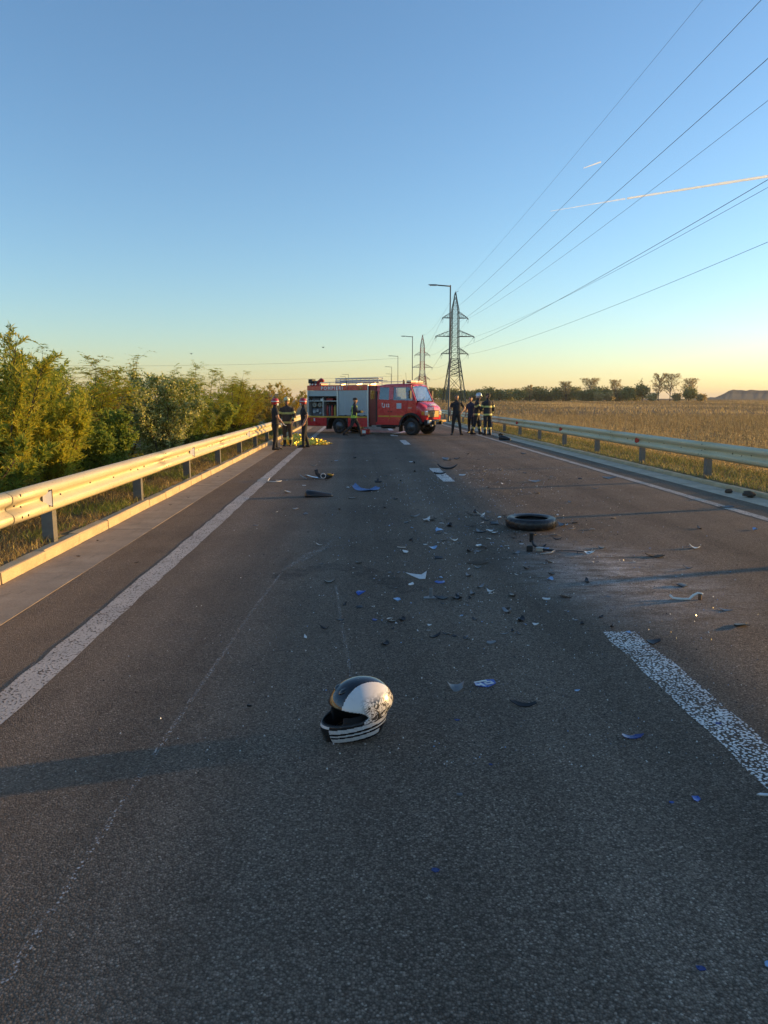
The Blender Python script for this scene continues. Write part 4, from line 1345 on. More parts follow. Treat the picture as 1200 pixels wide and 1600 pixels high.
# --- crew cab shell
CY = 0.97
def arch_pts(cx, cz, r, a0, a1, n=9):
    return [(cx + r * math.cos(R(a0 + (a1 - a0) * i / n)), cz + r * math.sin(R(a0 + (a1 - a0) * i / n))) for i in range(n + 1)]
low = [(-1.92, 0.48), (-0.53, 0.48)] + arch_pts(0, 0.45, 0.53, 177, 62) + [(0.26, 1.63), (-1.92, 1.70)]
for s in (-1, 1):
    y0, y1 = (-CY, -CY + 0.05) if s < 0 else (CY - 0.05, CY)
    MB().prism(low, 'y', y0, y1).build('cab_side', RED, TR)
    # window pillars and header follow a slight tumblehome
    def lean(m):
        m.v = [(x, y - s * 0.10 * max(0, (z - 1.65)) / 0.75, z) for x, y, z in m.v]; return m
    for x0, x1 in ((-1.92, -1.76), (-1.22, -0.99)):
        lean(MB().box(x0, x1, y0, y1, 1.69, 2.32)).build('window_pillar', RED, TR)
    lean(MB().prism([(0.26, 1.62), (0.10, 1.64), (-0.16, 2.32), (-0.06, 2.32)], 'y', y0, y1)).build('a_pillar', RED, TR)
    lean(MB().box(-1.92, -0.05, y0, y1, 2.28, 2.36)).build('header_rail', RED, TR)
    ym = (y0 + y1) / 2
    lean(MB().box(-1.77, -1.21, ym - 0.006, ym + 0.006, 1.68, 2.29)).build('side_window', GLASS, TR)
    lean(MB().prism([(-1.0, 1.66), (0.11, 1.64), (-0.15, 2.29), (-1.0, 2.29)], 'y', ym - 0.006, ym + 0.006)).build('side_window', GLASS, TR)
    # doors proud of the side with dark shut lines
    yd = (-CY - 0.012, -CY - 0.001) if s < 0 else (CY + 0.001, CY + 0.012)
    d1 = B('crew_door', RED, TR, (-1.80, -1.165, yd[0], yd[1], 0.54, 1.66), bev=0.004)
    front_door = [(-1.13, 0.54), (-0.56, 0.54)] + arch_pts(0, 0.45, 0.57, 170, 118, 6) + [(-0.20, 1.64), (-1.13, 1.66)]
    d2 = MB().prism(front_door, 'y', yd[0], yd[1]).build('front_door', RED, TR)
    ys = (yd[0] - 0.003, yd[0] - 0.0005) if s < 0 else (yd[1] + 0.0005, yd[1] + 0.003)
    B('yellow_stripe', YEL, d1, (-1.79, -1.175, ys[0], ys[1], 0.86, 0.92))
    B('yellow_stripe', YEL, d2, (-1.12, -0.44, ys[0], ys[1], 0.86, 0.92))
    B('door_handle', CHAS, d1, (-1.25, -1.19, ys[0] - 0.02, ys[1], 1.10, 1.13))
    B('door_handle', CHAS, d2, (-1.10, -1.04, ys[0] - 0.02, ys[1], 1.10, 1.13))
    if s < 0:
        text_mesh('emergency_number', '112', 0.22, WHT, d1, (-1.33, yd[0] - 0.002, 1.40), (R(90), 0, 0), False, 0.001, 0.008, 1.0)
        ph = MB().tube([(-1.555, -0.984, 1.50), (-1.575, -0.984, 1.42), (-1.56, -0.984, 1.35), (-1.50, -0.984, 1.315), (-1.45, -0.984, 1.33)], 0.016, 6)
        ph.box(-1.59, -1.53, -0.987, -0.983, 1.46, 1.53).box(-1.49, -1.43, -0.987, -0.983, 1.30, 1.36)
        ph.build('handset_symbol', WHT, d1)
        pp = B('notice_sheet', pm('notice_paper', (0.50, 0.54, 0.58), 0.8), d2, (-0.78, -0.52, yd[0] - 0.004, yd[0] - 0.001, 1.26, 1.52))
        B('badge', ALUT, TR, (-0.16, 0.02, -CY - 0.006, -CY - 0.0005, 1.285, 1.31))
        MB().lathe([(0.03, 0), (0.03, -0.03), (0.01, -0.04)], 8, 'y', (-1.145, -CY - 0.005, 0.80)).build('side_marker', AMB, TR)
        B('black_gutter', CHAS, TR, (-1.93, -1.845, -CY - 0.006, -CY - 0.0005, 0.6, 2.1))
# roof: gently crowned loft
rings = []
for x, z, wv in ((-1.93, 2.37, 0.87), (-1.5, 2.44, 0.88), (-0.8, 2.455, 0.88), (-0.3, 2.44, 0.86), (-0.10, 2.41, 0.84), (0.0, 2.36, 0.82)):
    rings.append([(x, -wv, 2.33), (x, -wv * 0.97, z - 0.045), (x, -wv * 0.7, z - 0.005), (x, 0, z + 0.012), (x, wv * 0.7, z - 0.005), (x, wv * 0.97, z - 0.045), (x, wv, 2.33)])
MB().loft(rings).build('cab_roof', RED, TR)
B('cab_rear_wall', INT, TR, (-1.925, -1.90, -0.90, 0.90, 0.5, 2.34))
B('cab_floor', INT, TR, (-1.89, 0.2, -0.91, 0.91, 0.50, 0.56))
B('dashboard', INT, TR, (0.02, 0.25, -0.85, 0.85, 1.38, 1.60), bev=0.03)
for x, y in ((-0.75, -0.5), (-0.75, 0.5), (-1.6, -0.5), (-1.6, 0.0), (-1.6, 0.5)):
    st = B('seat', SEAT, TR, (x - 0.1, x + 0.35, y - 0.22, y + 0.22, 0.95, 1.10), bev=0.03)
    B('backrest', SEAT, st, (x - 0.2, x - 0.08, y - 0.22, y + 0.22, 1.08, 1.62), bev=0.03)
    B('headrest', SEAT, st, (x - 0.2, x - 0.1, y - 0.12, y + 0.12, 1.64, 1.82), bev=0.02)
MB().lathe([(0.19, 0), (0.205, 0.012), (0.19, 0.024)], 18, 'x', (0, 0, 0), True).xf(Matrix.Translation((-0.18, 0.5, 1.55)) @ Matrix.Rotation(R(-35), 4, 'Y')).build('steering_wheel', CHAS, TR)
# windscreen
WS = [(0.245, 1.63), (-0.055, 2.345)]
ws = MB().add([(WS[0][0], -0.86, WS[0][1]), (WS[0][0] + 0.05, -0.4, WS[0][1]), (WS[0][0] + 0.05, 0.4, WS[0][1]), (WS[0][0], 0.86, WS[0][1]),
               (WS[1][0], 0.78, WS[1][1]), (WS[1][0] + 0.05, 0.4, WS[1][1]), (WS[1][0] + 0.05, -0.4, WS[1][1]), (WS[1][0], -0.78, WS[1][1])], [(0, 1, 6, 7), (1, 2, 5, 6), (2, 3, 4, 5)]).build('windscreen', WSCR, TR)
fr = MB()
fr.tube([(0.25, -0.87, 1.62), (0.30, 0, 1.62), (0.25, 0.87, 1.62)], 0.02, 6).tube([(-0.06, -0.79, 2.35), (0.0, 0, 2.355), (-0.06, 0.79, 2.35)], 0.02, 6)
fr.tube([(0.25, -0.87, 1.62), (-0.06, -0.79, 2.35)], 0.018, 6).tube([(0.25, 0.87, 1.62), (-0.06, 0.79, 2.35)], 0.018, 6)
fr.build('screen_seal', CHAS, ws)
for y in (-0.35, 0.3):
    MB().tube([(0.30, y, 1.63), (0.24, y + 0.35, 1.80)], 0.009, 5).build('wiper', CHAS, ws)
# bonnet loft
def hr(x, wv, zb, zs, zt, zc):
    p = [(-wv, zb), (-wv, zs), (-wv * 0.955, zt - 0.06), (-wv * 0.78, zt), (0, zc)]
    return [(x, a, b) for a, b in p] + [(x, -a, b) for a, b in p[-2::-1]]
MB().loft([hr(0.255, 0.97, 0.90, 1.36, 1.61, 1.635), hr(0.38, 0.97, 0.76, 1.32, 1.57, 1.60), hr(0.56, 0.975, 0.66, 1.25, 1.49, 1.53), hr(0.70, 0.97, 0.64, 1.18, 1.42, 1.47), hr(0.81, 0.945, 0.66, 1.15, 1.35, 1.41), hr(0.88, 0.87, 0.70, 1.13, 1.28, 1.34)]).build('bonnet', RED, TR)
text_mesh('bonnet_lettering', 'POMPIERI', 0.17, WHT, TR, (0.845, 0, 1.405), (R(48), 0, R(90)), True, 0.002, 0.004)
gr = B('grille', CHAS, TR, (0.86, 0.905, -0.60, 0.60, 0.84, 1.18))
for k in range(5):
    B('grille_bar', pm('grille_bar_dark', (0.30, 0.22, 0.10), 0.4, 0.5), gr, (0.905, 0.918, -0.57, 0.57, 0.885 + k * 0.055, 0.905 + k * 0.055))
MB().lathe([(0.075, 0), (0.075, 0.012), (0.062, 0.012), (0.062, 0)], 20, 'x', (0.920, 0, 1.02), True).build('grille_badge', ALUT, gr)
for s in (-1, 1):
    b = MB().box(0.80, 0.935, min(s * 0.62, s * 0.90), max(s * 0.62, s * 0.90), 0.94, 1.16, 0.035)
    h = b.build('headlight', LENS, TR)
    c = MB().box(0.66, 0.84, min(s * 0.905, s * 0.985), max(s * 0.905, s * 0.985), 0.96, 1.14, 0.02)
    c.build('indicator', AMB, TR)
bp = B('front_bumper', CHAS, TR, (0.80, 1.03, -0.92, 0.92, 0.50, 0.74), bev=0.03)
B('number_plate', WHT, bp, (1.032, 1.038, -0.86, -0.42, 0.58, 0.71))
B('plate_sticker', EQR, bp, (1.039, 1.041, -0.58, -0.50, 0.62, 0.68))
wn_ = B('winch', EQG, TR, (0.95, 1.18, -0.22, 0.22, 0.54, 0.72), bev=0.03)
MB().tube([(1.06, -0.3, 0.63), (1.06, 0.3, 0.63)], 0.09, 12).build('winch_drum', ALUT, wn_)
bbar = MB().tube([(0.95, 0.30, 0.66), (1.18, 0.34, 0.66), (1.20, 0.95, 0.66)], 0.05, 8).tube([(1.17, 0.3, 0.66), (1.17, -0.3, 0.66)], 0.03, 8)
bbar.build('yellow_bull_bar', YEL, TR)
B('tow_hook', ALUT, TR, (0.98, 1.16, -0.5, -0.42, 0.42, 0.50), bev=0.01)
# arch flares, steps, underside
for s in (-1, 1):
    o_ = arch_pts(0, 0.45, 0.62, 178, 10, 14); i_ = arch_pts(0, 0.45, 0.52, 10, 178, 14)
    ya, yb = (-1.03, -0.93) if s < 0 else (0.93, 1.03)
    MB().prism(o_ + i_, 'y', ya, yb).build('arch_flare', CHAS, TR)
    B('side_step', CHAS, TR, (-1.9, -0.6, min(s * 0.98, s * 0.72), max(s * 0.98, s * 0.72), 0.38, 0.44), bev=0.01)
B('wheel_housing', CHAS, TR, (-0.5, 0.5, -0.60, 0.60, 0.60, 1.1))
B('chassis_rail', CHAS, TR, (-5.7, 1.0, -0.45, -0.33, 0.50, 0.68)); B('chassis_rail', CHAS, TR, (-5.7, 1.0, 0.33, 0.45, 0.50, 0.68))
MB().tube([(-1.7, -0.75, 0.42), (-1.0, -0.75, 0.42)], 0.13, 12).build('air_tank', CHAS, TR)
B('fuel_tank', EQG, TR, (-3.1, -2.4, -0.85, -0.5, 0.36, 0.66), bev=0.04)
MB().tube([(-4.07, -0.8, 0.40), (-4.07, 0.8, 0.40)], 0.07, 8).build('rear_axle', CHAS, TR)
MB().tube([(0, -0.8, 0.41), (0, 0.8, 0.41)], 0.07, 8).build('front_axle', CHAS, TR)
MB().lathe([(0.05, -0.16), (0.18, -0.08), (0.2, 0), (0.18, 0.08), (0.05, 0.16)], 14, 'y', (0, 0.05, 0.41)).build('differential', CHAS, TR)
def wheel(x, y, r, wd, s, steer=0.0):
    w = bpy.data.objects.new('wheel', None); link(w, TR); w.location = (x, y, r); w.rotation_euler = (0, 0, steer)
    w.empty_display_size = 0.1
    h = wd / 2
    t = MB().lathe([(r * 0.56, -h * 0.9), (r * 0.80, -h), (r * 0.93, -h * 0.92), (r, -h * 0.7), (r, h * 0.7), (r * 0.93, h * 0.92), (r * 0.80, h), (r * 0.56, h * 0.9)], 32, 'y', (0, 0, 0), True)
    for k in range(32):     # tread blocks
        a = 2 * PI * (k + 0.5) / 32
        for sy in (-1, 1):
            c = Vector((math.cos(a) * r, sy * h * 0.42, math.sin(a) * r))
            M = Matrix.Translation(c) @ Matrix.Rotation(-a, 4, 'Y')
            bb = MB().box(-0.01, 0.014, -h * 0.32, h * 0.32, -0.022, 0.022).xf(M)
            t.add(bb.v, bb.f)
    t.build('tyre', RUB, w)
    rm = MB().lathe([(r * 0.57, s * h * 0.86), (r * 0.52, s * h * 0.70), (r * 0.46, s * h * 0.30), (r * 0.24, s * h * 0.34), (r * 0.20, s * h * 0.72), (r * 0.06, s * h * 0.78)], 24, 'y').build('rim', RIM, w)
    nu = MB()
    for k in range(6):
        a = 2 * PI * k / 6
        nu.lathe([(0.012, s * h * 0.32), (0.012, s * h * 0.44)], 6, 'y', (math.cos(a) * r * 0.33, 0, math.sin(a) * r * 0.33))
    nu.build('wheel_nuts', CHAS, w)
wheel(0, -0.83, 0.41, 0.26, -1, R(-6)); wheel(0, 0.83, 0.41, 0.26, 1, R(-6))
for s in (-1, 1):
    wheel(-4.07, s * 0.84, 0.385, 0.24, s); wheel(-4.07, s * 0.56, 0.385, 0.24, s)
B('mud_flap', CHAS, TR, (-4.84, -4.81, -0.97, -0.45, 0.2, 0.62)); B('mud_flap', CHAS, TR, (-0.66, -0.63, -0.96, -0.6, 0.16, 0.5))
# mirrors and light bar
for s in (-1, 1):
    mr = B('mirror', CHAS, TR, (0.02, 0.10, min(s * 1.10, s * 1.30), max(s * 1.10, s * 1.30), 1.74, 2.12), bev=0.02)
    MB().tube([(0.08, s * 0.94, 2.2), (0.06, s * 1.2, 2.16), (0.06, s * 1.2, 1.72), (0.12, s * 0.95, 1.68)], 0.012, 6).build('mirror_arm', CHAS, mr)
lb = B('light_bar', EQR, TR, (-0.42, -0.16, -0.68, 0.68, 2.46, 2.51), bev=0.01)
B('light_bar_lens', BARL, lb, (-0.41, -0.17, -0.66, -0.15, 2.512, 2.60), (-0.41, -0.17, 0.15, 0.66, 2.512, 2.60), bev=0.015)
B('siren', WHT, lb, (-0.40, -0.18, -0.13, 0.13, 2.512, 2.585), bev=0.01)
MB().lathe([(0.05, 2.44), (0.055, 2.5), (0.05, 2.6), (0.02, 2.64)], 12, 'z', (-0.62, -0.55, 0)).build('beacon', AMB, TR)
MB().tube([(-0.9, 0.3, 2.45), (-0.95, 0.3, 3.0)], 0.006, 5).build('whip_antenna', CHAS, TR)

# short snub nose: pull everything ahead of the scuttle back
def snub(x):
    return x if x <= 0.255 else 0.255 + (x - 0.255) * 0.72
for o in list(TR.children_recursive):
    if o.type == 'MESH' and o.name.split('.')[0] in ('bonnet', 'grille', 'grille_bar', 'grille_badge', 'headlight', 'indicator', 'front_bumper', 'number_plate', 'plate_sticker', 'winch', 'winch_drum', 'yellow_bull_bar', 'tow_hook'):
        for v in o.data.vertices:
            v.co.x = snub(v.co.x)
    elif o.name.startswith('bonnet_lettering'):
        o.location.x = snub(o.location.x) + 0.022; o.location.z += 0.03
# ================================================================== PEOPLE
SKIN = pm('skin', (0.42, 0.22, 0.14), 0.5, 0, 0.10, 14)
C_TEE = pm('black_tee', (0.017, 0.018, 0.022), 0.85, 0, 0.25, 10, 0.3, 40)
C_TRO = pm('black_trousers', (0.015, 0.016, 0.02), 0.85, 0, 0.25, 10, 0.3, 40)
C_JAC = pm('turnout_navy', (0.022, 0.022, 0.026), 0.8, 0, 0.25, 9, 0.4, 35)
C_JACB = pm('turnout_brown_worn', (0.06, 0.042, 0.032), 0.85, 0, 0.25, 9, 0.4, 35)
C_BAND = pm('reflective_yellow', (0.52, 0.50, 0.16), 0.45, 0, 0.08)
C_VEST = pm('reflective_lime', (0.42, 0.62, 0.06), 0.45, 0, 0.08)
C_BLUE = pm('navy_blue_cloth', (0.022, 0.032, 0.06), 0.85, 0, 0.2, 10)
C_SHOE = pm('boot_black', (0.014, 0.013, 0.013), 0.5, 0, 0.2)
C_GLOV = pm('white_glove', (0.62, 0.64, 0.66), 0.5, 0, 0.05)
C_HAIR = pm('brown_hair', (0.055, 0.03, 0.018), 0.7, 0, 0.3, 60, 0.6, 120)
C_HRED = pm('helmet_red', (0.45, 0.03, 0.03), 0.3, 0, 0.08, coat=0.5)
C_HYEL = pm('helmet_pale_yellow', (0.62, 0.56, 0.28), 0.3, 0, 0.08, coat=0.5)
C_HSIL = pm('helmet_silver', (0.55, 0.56, 0.58), 0.25, 0.4, 0.06, coat=0.5)
C_MASK = pm('surgical_mask', (0.50, 0.62, 0.64), 0.8, 0, 0.05)
C_CAP = pm('dark_cap', (0.02, 0.018, 0.02), 0.8, 0, 0.2)
C_EYE = pm('eye_dark', (0.02, 0.015, 0.012), 0.3)
C_LIP = pm('lip', (0.28, 0.10, 0.08), 0.5)

def rot2(p, a):
    return (p[0] * math.cos(a) - p[1] * math.sin(a), p[0] * math.sin(a) + p[1] * math.cos(a))

def person(label, loc, rz, pose=None, cloth=None, h=1.75, kind='tee', head='hair', mask=False, headturn=0.0, group='people at the scene', lean=0.0, side=0.0, gloves=()):
    """front is +y in the local frame. One continuous body skin, clothing zones as materials; hair, helmet, mask as children"""
    s = h / 1.75
    J = dict(el=(-.25, -.02, 1.14), er=(.25, -.02, 1.14), wl=(-.27, .07, .90), wr=(.27, .07, .90), kl=(-.105, .02, .50), kr=(.105, .02, .50), al=(-.115, -.03, .09), ar=(.115, -.03, .09), tl=(0, 1), tr=(0, 1))
    J.update(pose or {})
    def up(p):      # lean the upper body
        k = max(0.0, p[2] - 0.95)
        return (p[0] + side * k, p[1] + lean * k, p[2])
    thick = 0.026 if kind in ('turnout', 'vest') else 0.008
    lofts, bones = [], []
    def L(label_, pts, caps=True):
        lofts.append(pts); bones.append((label_, [Vector(p[0]) for p in pts]))
    T = thick
    L('torso', [(up((0, -.005, .80)), .125 + T, .10 + T), (up((0, -.01, .86)), .162 + T, .118 + T), (up((0, 0, .96)), .168 + T, .12 + T), (up((0, .005, 1.08)), .152 + T, .108 + T), (up((0, .01, 1.22)), .172 + T, .118 + T), (up((0, 0, 1.33)), .185 + T, .115 + T), (up((0, -.005, 1.41)), .165 + T, .092 + T), (up((0, -.01, 1.455)), .09 + T * .6, .07 + T * .5)])
    L('neck', [(up((0, -.012, 1.42)), .066, .068), (up((0, 0, 1.50)), .056, .060), (up((0, .01, 1.55)), .055, .06)])
    hc = Vector(up((0, .015, 1.635)))
    ca, sa = math.cos(headturn), math.sin(headturn)
    def hd(x, y, z):
        return (hc.x + x * ca - y * sa, hc.y + x * sa + y * ca, hc.z + z)
    L('head', [(hd(0, .035, -.118), .028, .03), (hd(0, .025, -.10), .048, .056), (hd(0, .008, -.06), .064, .082), (hd(0, 0, -.01), .072, .094), (hd(0, -.004, .04), .075, .097), (hd(0, -.008, .08), .062, .082), (hd(0, -.01, .107), .032, .045)])
    L('nose', [(hd(0, .088, .012), .008, .008), (hd(0, .106, -.024), .014, .014), (hd(0, .088, -.034), .014, .008)])
    for sg in (-1, 1):
        L('ear', [(hd(sg * .072, -.006, -.03), .012, .018), (hd(sg * .079, -.014, .0), .012, .024), (hd(sg * .074, -.012, .026), .009, .016)])
    for sg, e, w in ((-1, 'el', 'wl'), (1, 'er', 'wr')):
        sh = Vector(up((sg * .175, -.005, 1.385))); E = Vector(up(J[e])); W = Vector(up(J[w]))
        L('upper_arm', [(tuple(sh), .058 + T, .060 + T), (tuple(sh.lerp(E, .35)), .054 + T, .056 + T), (tuple(sh.lerp(E, .8)), .046 + T, .047 + T), (tuple(E), .044 + T, .045 + T)])
        fT = T if kind in ('turnout', 'vest', 'long') else 0
        L('forearm', [(tuple(E), .043 + fT, .044 + fT), (tuple(E.lerp(W, .3)), .043 + fT, .042 + fT), (tuple(E.lerp(W, .85)), .030 + fT, .028 + fT), (tuple(W), .028 + fT * .6, .024 + fT * .6)])
        d = (W - E).normalized()
        K = W + d * .085
        L('hand', [(tuple(W), .026, .022), (tuple(W.lerp(K, .45)), .040, .020), (tuple(K), .041, .017)])
    tr_ = 0.016 if kind in ('turnout',) else 0.010
    for sg, k, a, t in ((-1, 'kl', 'al', 'tl'), (1, 'kr', 'ar', 'tr')):
        Hp = Vector((sg * .088, -.005, .90)); K = Vector(J[k]); A = Vector(J[a])
        L('thigh', [(tuple(Hp), .096 + tr_, .105 + tr_), (tuple(Hp.lerp(K, .4)), .084 + tr_, .09 + tr_), (tuple(Hp.lerp(K, .85)), .064 + tr_, .066 + tr_), (tuple(K), .060 + tr_, .062 + tr_)])
        L('shin', [(tuple(K), .059 + tr_, .061 + tr_), (tuple(K.lerp(A, .3)), .056 + tr_, .062 + tr_), (tuple(K.lerp(A, .75)), .044 + tr_ * 1.3, .046 + tr_ * 1.3), (tuple(A + Vector((0, 0, .0))), .042 + tr_ * 1.2, .046 + tr_ * 1.2)])
        td = Vector((J[t][0], J[t][1], 0)).normalized()
        pitch = J.get('p' + k[1], 0.0)
        toe = A + td * .19 + Vector((0, 0, -.055 - pitch))
        heel = A - td * .065 + Vector((0, 0, -.045))
        L('foot', [(tuple(heel), .036, .040), (tuple(A + td * .02 + Vector((0, 0, -.03))), .044, .056), (tuple(A.lerp(toe, .6) + Vector((0, 0, -.006))), .047, .040), (tuple(toe), .042, .030), (tuple(toe + td * .025), .026, .02)])
    m = MB()
    for pts in lofts:
        rings = []
        for i, (p, rx_, ry_) in enumerate(pts):
            p = Vector(p)
            d = Vector(pts[min(i + 1, len(pts) - 1)][0]) - Vector(pts[max(0, i - 1)][0])
            d.normalize()
            ref = Vector((1, 0, 0)) if abs(d.x) < 0.85 else Vector((0, 0, 1))
            u = (ref - d * ref.dot(d)).normalized(); q = d.cross(u)
            rings.append([tuple(p + u * (rx_ * math.cos(2 * PI * k / 14)) + q * (ry_ * math.sin(2 * PI * k / 14))) for k in range(14)])
        m.loft(rings)
    tmp = m.build('body_tmp', SKIN)
    md = tmp.modifiers.new('remesh', 'REMESH'); md.mode = 'VOXEL'; md.voxel_size = 0.0145
    sm = tmp.modifiers.new('smooth', 'SMOOTH'); sm.factor = 0.5; sm.iterations = 3
    dg = bpy.context.evaluated_depsgraph_get()
    me = bpy.data.meshes.new_from_object(tmp.evaluated_get(dg))
    bpy.data.objects.remove(tmp)
    mats = []
    def mid(mt):
        if mt not in mats: mats.append(mt)
        return mats.index(mt)
    # classify faces by the nearest bone
    segs = []
    for lab, pts in bones:
        Ltot = sum((pts[i + 1] - pts[i]).length for i in range(len(pts) - 1)); acc = 0
        for i in range(len(pts) - 1):
            l = (pts[i + 1] - pts[i]).length
            segs.append((lab, np.array(pts[i]), np.array(pts[i + 1]), acc / Ltot, l / Ltot)); acc += l
    nf = len(me.polygons)
    cen = np.empty(nf * 3, np.float32); me.polygons.foreach_get('center', cen); cen = cen.reshape(-1, 3)
    best = np.full(nf, 1e9); bl = np.zeros(nf, int); bt = np.zeros(nf)
    rad = {'torso': .14, 'thigh': .085, 'shin': .055, 'upper_arm': .055, 'forearm': .04, 'hand': .03, 'foot': .045, 'head': .08, 'neck': .06, 'nose': .02, 'ear': .02}
    for si, (lab, a, b, t0, tl) in enumerate(segs):
        ab = b - a; t = np.clip(((cen - a) @ ab) / max(1e-9, ab @ ab), 0, 1)
        d = np.linalg.norm(cen - (a + t[:, None] * ab), axis=1) - rad[lab]
        k = d < best
        best[k] = d[k]; bl[k] = si; bt[k] = t0 + t[k] * tl
    zrel = cen[:, 2]
    idx = np.zeros(nf, int)
    for i in range(nf):
        lab = segs[bl[i]][0]
        mt = cloth(lab, bt[i], zrel[i], cen[i])
        idx[i] = mid(mt)
    me.materials.clear()
    for mt in mats: me.materials.append(mt)
    # fingers, thumb, eyes, mouth joined into the same skin
    ex = MB()
    em = []
    gl = mid_hand = None
    for sg, e, w in ((-1, 'el', 'wl'), (1, 'er', 'wr')):
        E = Vector(up(J[e])); W = Vector(up(J[w])); d = (W - E).normalized()
        ref = Vector((1, 0, 0)) if abs(d.x) < 0.85 else Vector((0, 0, 1))
        u = (ref - d * ref.dot(d)).normalized(); q = d.cross(u)
        pal = q if q.y > 0 else -q       # palms curl forward / inward
        K = W + d * .075
        hm = C_GLOV if (sg in gloves) else cloth('hand', 0.5, 0.9, K)
        n0 = len(ex.f)
        for fi, (off, ln) in enumerate(((-.030, .060), (-.010, .072), (.010, .068), (.028, .052))):
            b0 = K + u * off
            ex.tube([b0, b0 + d * ln * .5 + pal * .006, b0 + d * ln * .8 + pal * .022, b0 + d * ln * .92 + pal * .040], [.0095, .009, .0085, .007], 6)
        tb = W + d * .025 + u * (-sg * .034)
        ex.tube([tb, tb + d * .028 + u * (-sg * .018) + pal * .01, tb + d * .055 + u * (-sg * .016) + pal * .022], [.012, .011, .008], 6)
        em += [hm] * (len(ex.f) - n0)
    if True:
        n0 = len(ex.f)
        for sg in (-1, 1):
            c = hd(sg * .031, .086, .004)
            ex.lathe([(0.002, -.006), (.008, -.004), (.010, 0), (.008, .004), (.002, .006)], 8, 'y', c)
        em += [C_EYE] * (len(ex.f) - n0); n0 = len(ex.f)
        ex.tube([hd(-.024, .086, -.062), hd(0, .094, -.060), hd(.024, .086, -.062)], [.004, .007, .004], 6)
        em += [C_LIP] * (len(ex.f) - n0)
    em2 = ex.data('extra', SKIN)
    em_idx = [mid(mt) for mt in em]
    while len(me.materials) < len(mats): me.materials.append(mats[len(me.materials)])
    bm = bmesh.new(); bm.from_mesh(me); n1 = len(bm.faces)
    bm.faces.ensure_lookup_table()
    for f, k in zip(bm.faces, idx): f.material_index = int(k); f.smooth = True
    bm.from_mesh(em2)
    bm.faces.ensure_lookup_table()
    for k, f in enumerate(bm.faces[n1:]):
        f.material_index = em_idx[k] if k < len(em_idx) else 0; f.smooth = True
    bm.to_mesh(me); bm.free(); bpy.data.meshes.remove(em2)
    me.name = 'body'
    g = thing('person', label, 'person', loc, rz, group)
    g.scale = (s, s, s)
    put('body', me, g)
    Mh = Matrix.Translation(hc) @ Matrix.Rotation(headturn, 4, 'Z')
    if head == 'hair':
        b = MB(); rings = []
        for z, rx_, ry_, yo in ((-.035, .074, .055, -.05), (.0, .080, .085, -.02), (.045, .083, .104, -.006), (.088, .070, .090, -.010), (.115, .04, .055, -.012), (.122, .012, .018, -.012)):
            rings.append([(rx_ * math.cos(a), yo + ry_ * math.sin(a), z) for a in np.linspace(0, 2 * PI, 16, endpoint=False)])
        b.loft(rings).xf(Mh).build('hair', C_HAIR, g)
    elif head == 'crop':
        b = MB(); rings = []
        for z, rx_, ry_, yo in ((-.03, .073, .05, -.054), (.02, .078, .085, -.024), (.06, .0775, .094, -.010), (.09, .063, .082, -.012), (.113, .03, .045, -.012)):
            rings.append([(rx_ * math.cos(a), yo + ry_ * math.sin(a), z) for a in np.linspace(0, 2 * PI, 16, endpoint=False)])
        b.loft(rings).xf(Mh).build('hair', C_HAIR, g)
    elif head == 'cap':
        b = MB(); rings = []
        for z, k in ((.03, 1.0), (.07, 1.0), (.10, .88), (.125, .55), (.132, .15)):
            rings.append([(.088 * k * math.cos(a), -.006 + .106 * k * math.sin(a), z) for a in np.linspace(0, 2 * PI, 16, endpoint=False)])
        b.loft(rings)
        b.prism([(-.07, .06), (-.06, .13), (0, .165), (.06, .13), (.07, .06)], 'z', .030, .042)
        b.xf(Mh).build('cap', C_CAP, g)
    else:
        hm = {'red': C_HRED, 'yellow': C_HYEL, 'silver': C_HSIL}[head]
        b = MB(); rings = []
        for z, rx_, ry_, yo in ((-.065, .098, .075, -.055), (-.03, .106, .10, -.035), (.015, .112, .128, -.012), (.06, .112, .132, -.008), (.105, .098, .118, -.010), (.138, .066, .082, -.012), (.153, .02, .03, -.012)):
            rings.append([(rx_ * math.cos(a), yo + ry_ * math.sin(a), z) for a in np.linspace(0, 2 * PI, 20, endpoint=False)])
        hp = b.loft(rings).xf(Mh).build('helmet', hm, g)
        MB().prism([(-.11, .03), (-.085, .13), (0, .168), (.085, .13), (.11, .03)], 'z', .012, .026).xf(Mh).build('brim', hm, hp)
        MB().tube([(0, .115, .085), (0, .06, .148), (0, -.02, .162), (0, -.10, .125), (0, -.14, .05)], .012, 6).xf(Mh).build('crest_ridge', hm, hp)
        if head == 'red':
            MB().lathe([(.114, .030), (.117, .034), (.117, .054), (.114, .058)], 20, 'z', (0, 0, 0)).xf(Mh @ Matrix.Translation((0, -.010, 0)) @ Matrix.Diagonal((1, 1.16, 1, 1))).build('helmet_band', C_GLOV, hp)
        else:
            MB().tube([(-.09, .115, .03), (0, .148, .03), (.09, .115, .03), (.09, .112, .0), (0, .146, .0), (-.09, .115, .0)], .012, 6).xf(Mh).build('goggles', C_EYE, hp)
    if mask:
        rings = []
        for z, k in ((-.105, .75), (-.085, 1.0), (-.045, 1.04), (-.012, .95)):
            rings.append([(k * .070 * math.sin(a), .012 + k * .098 * math.cos(a) , z) for a in np.linspace(-1.15, 1.15, 9)])
        MB().loft(rings, closed=False, cap=False).xf(Mh).build('face_mask', C_MASK, g)
    return g

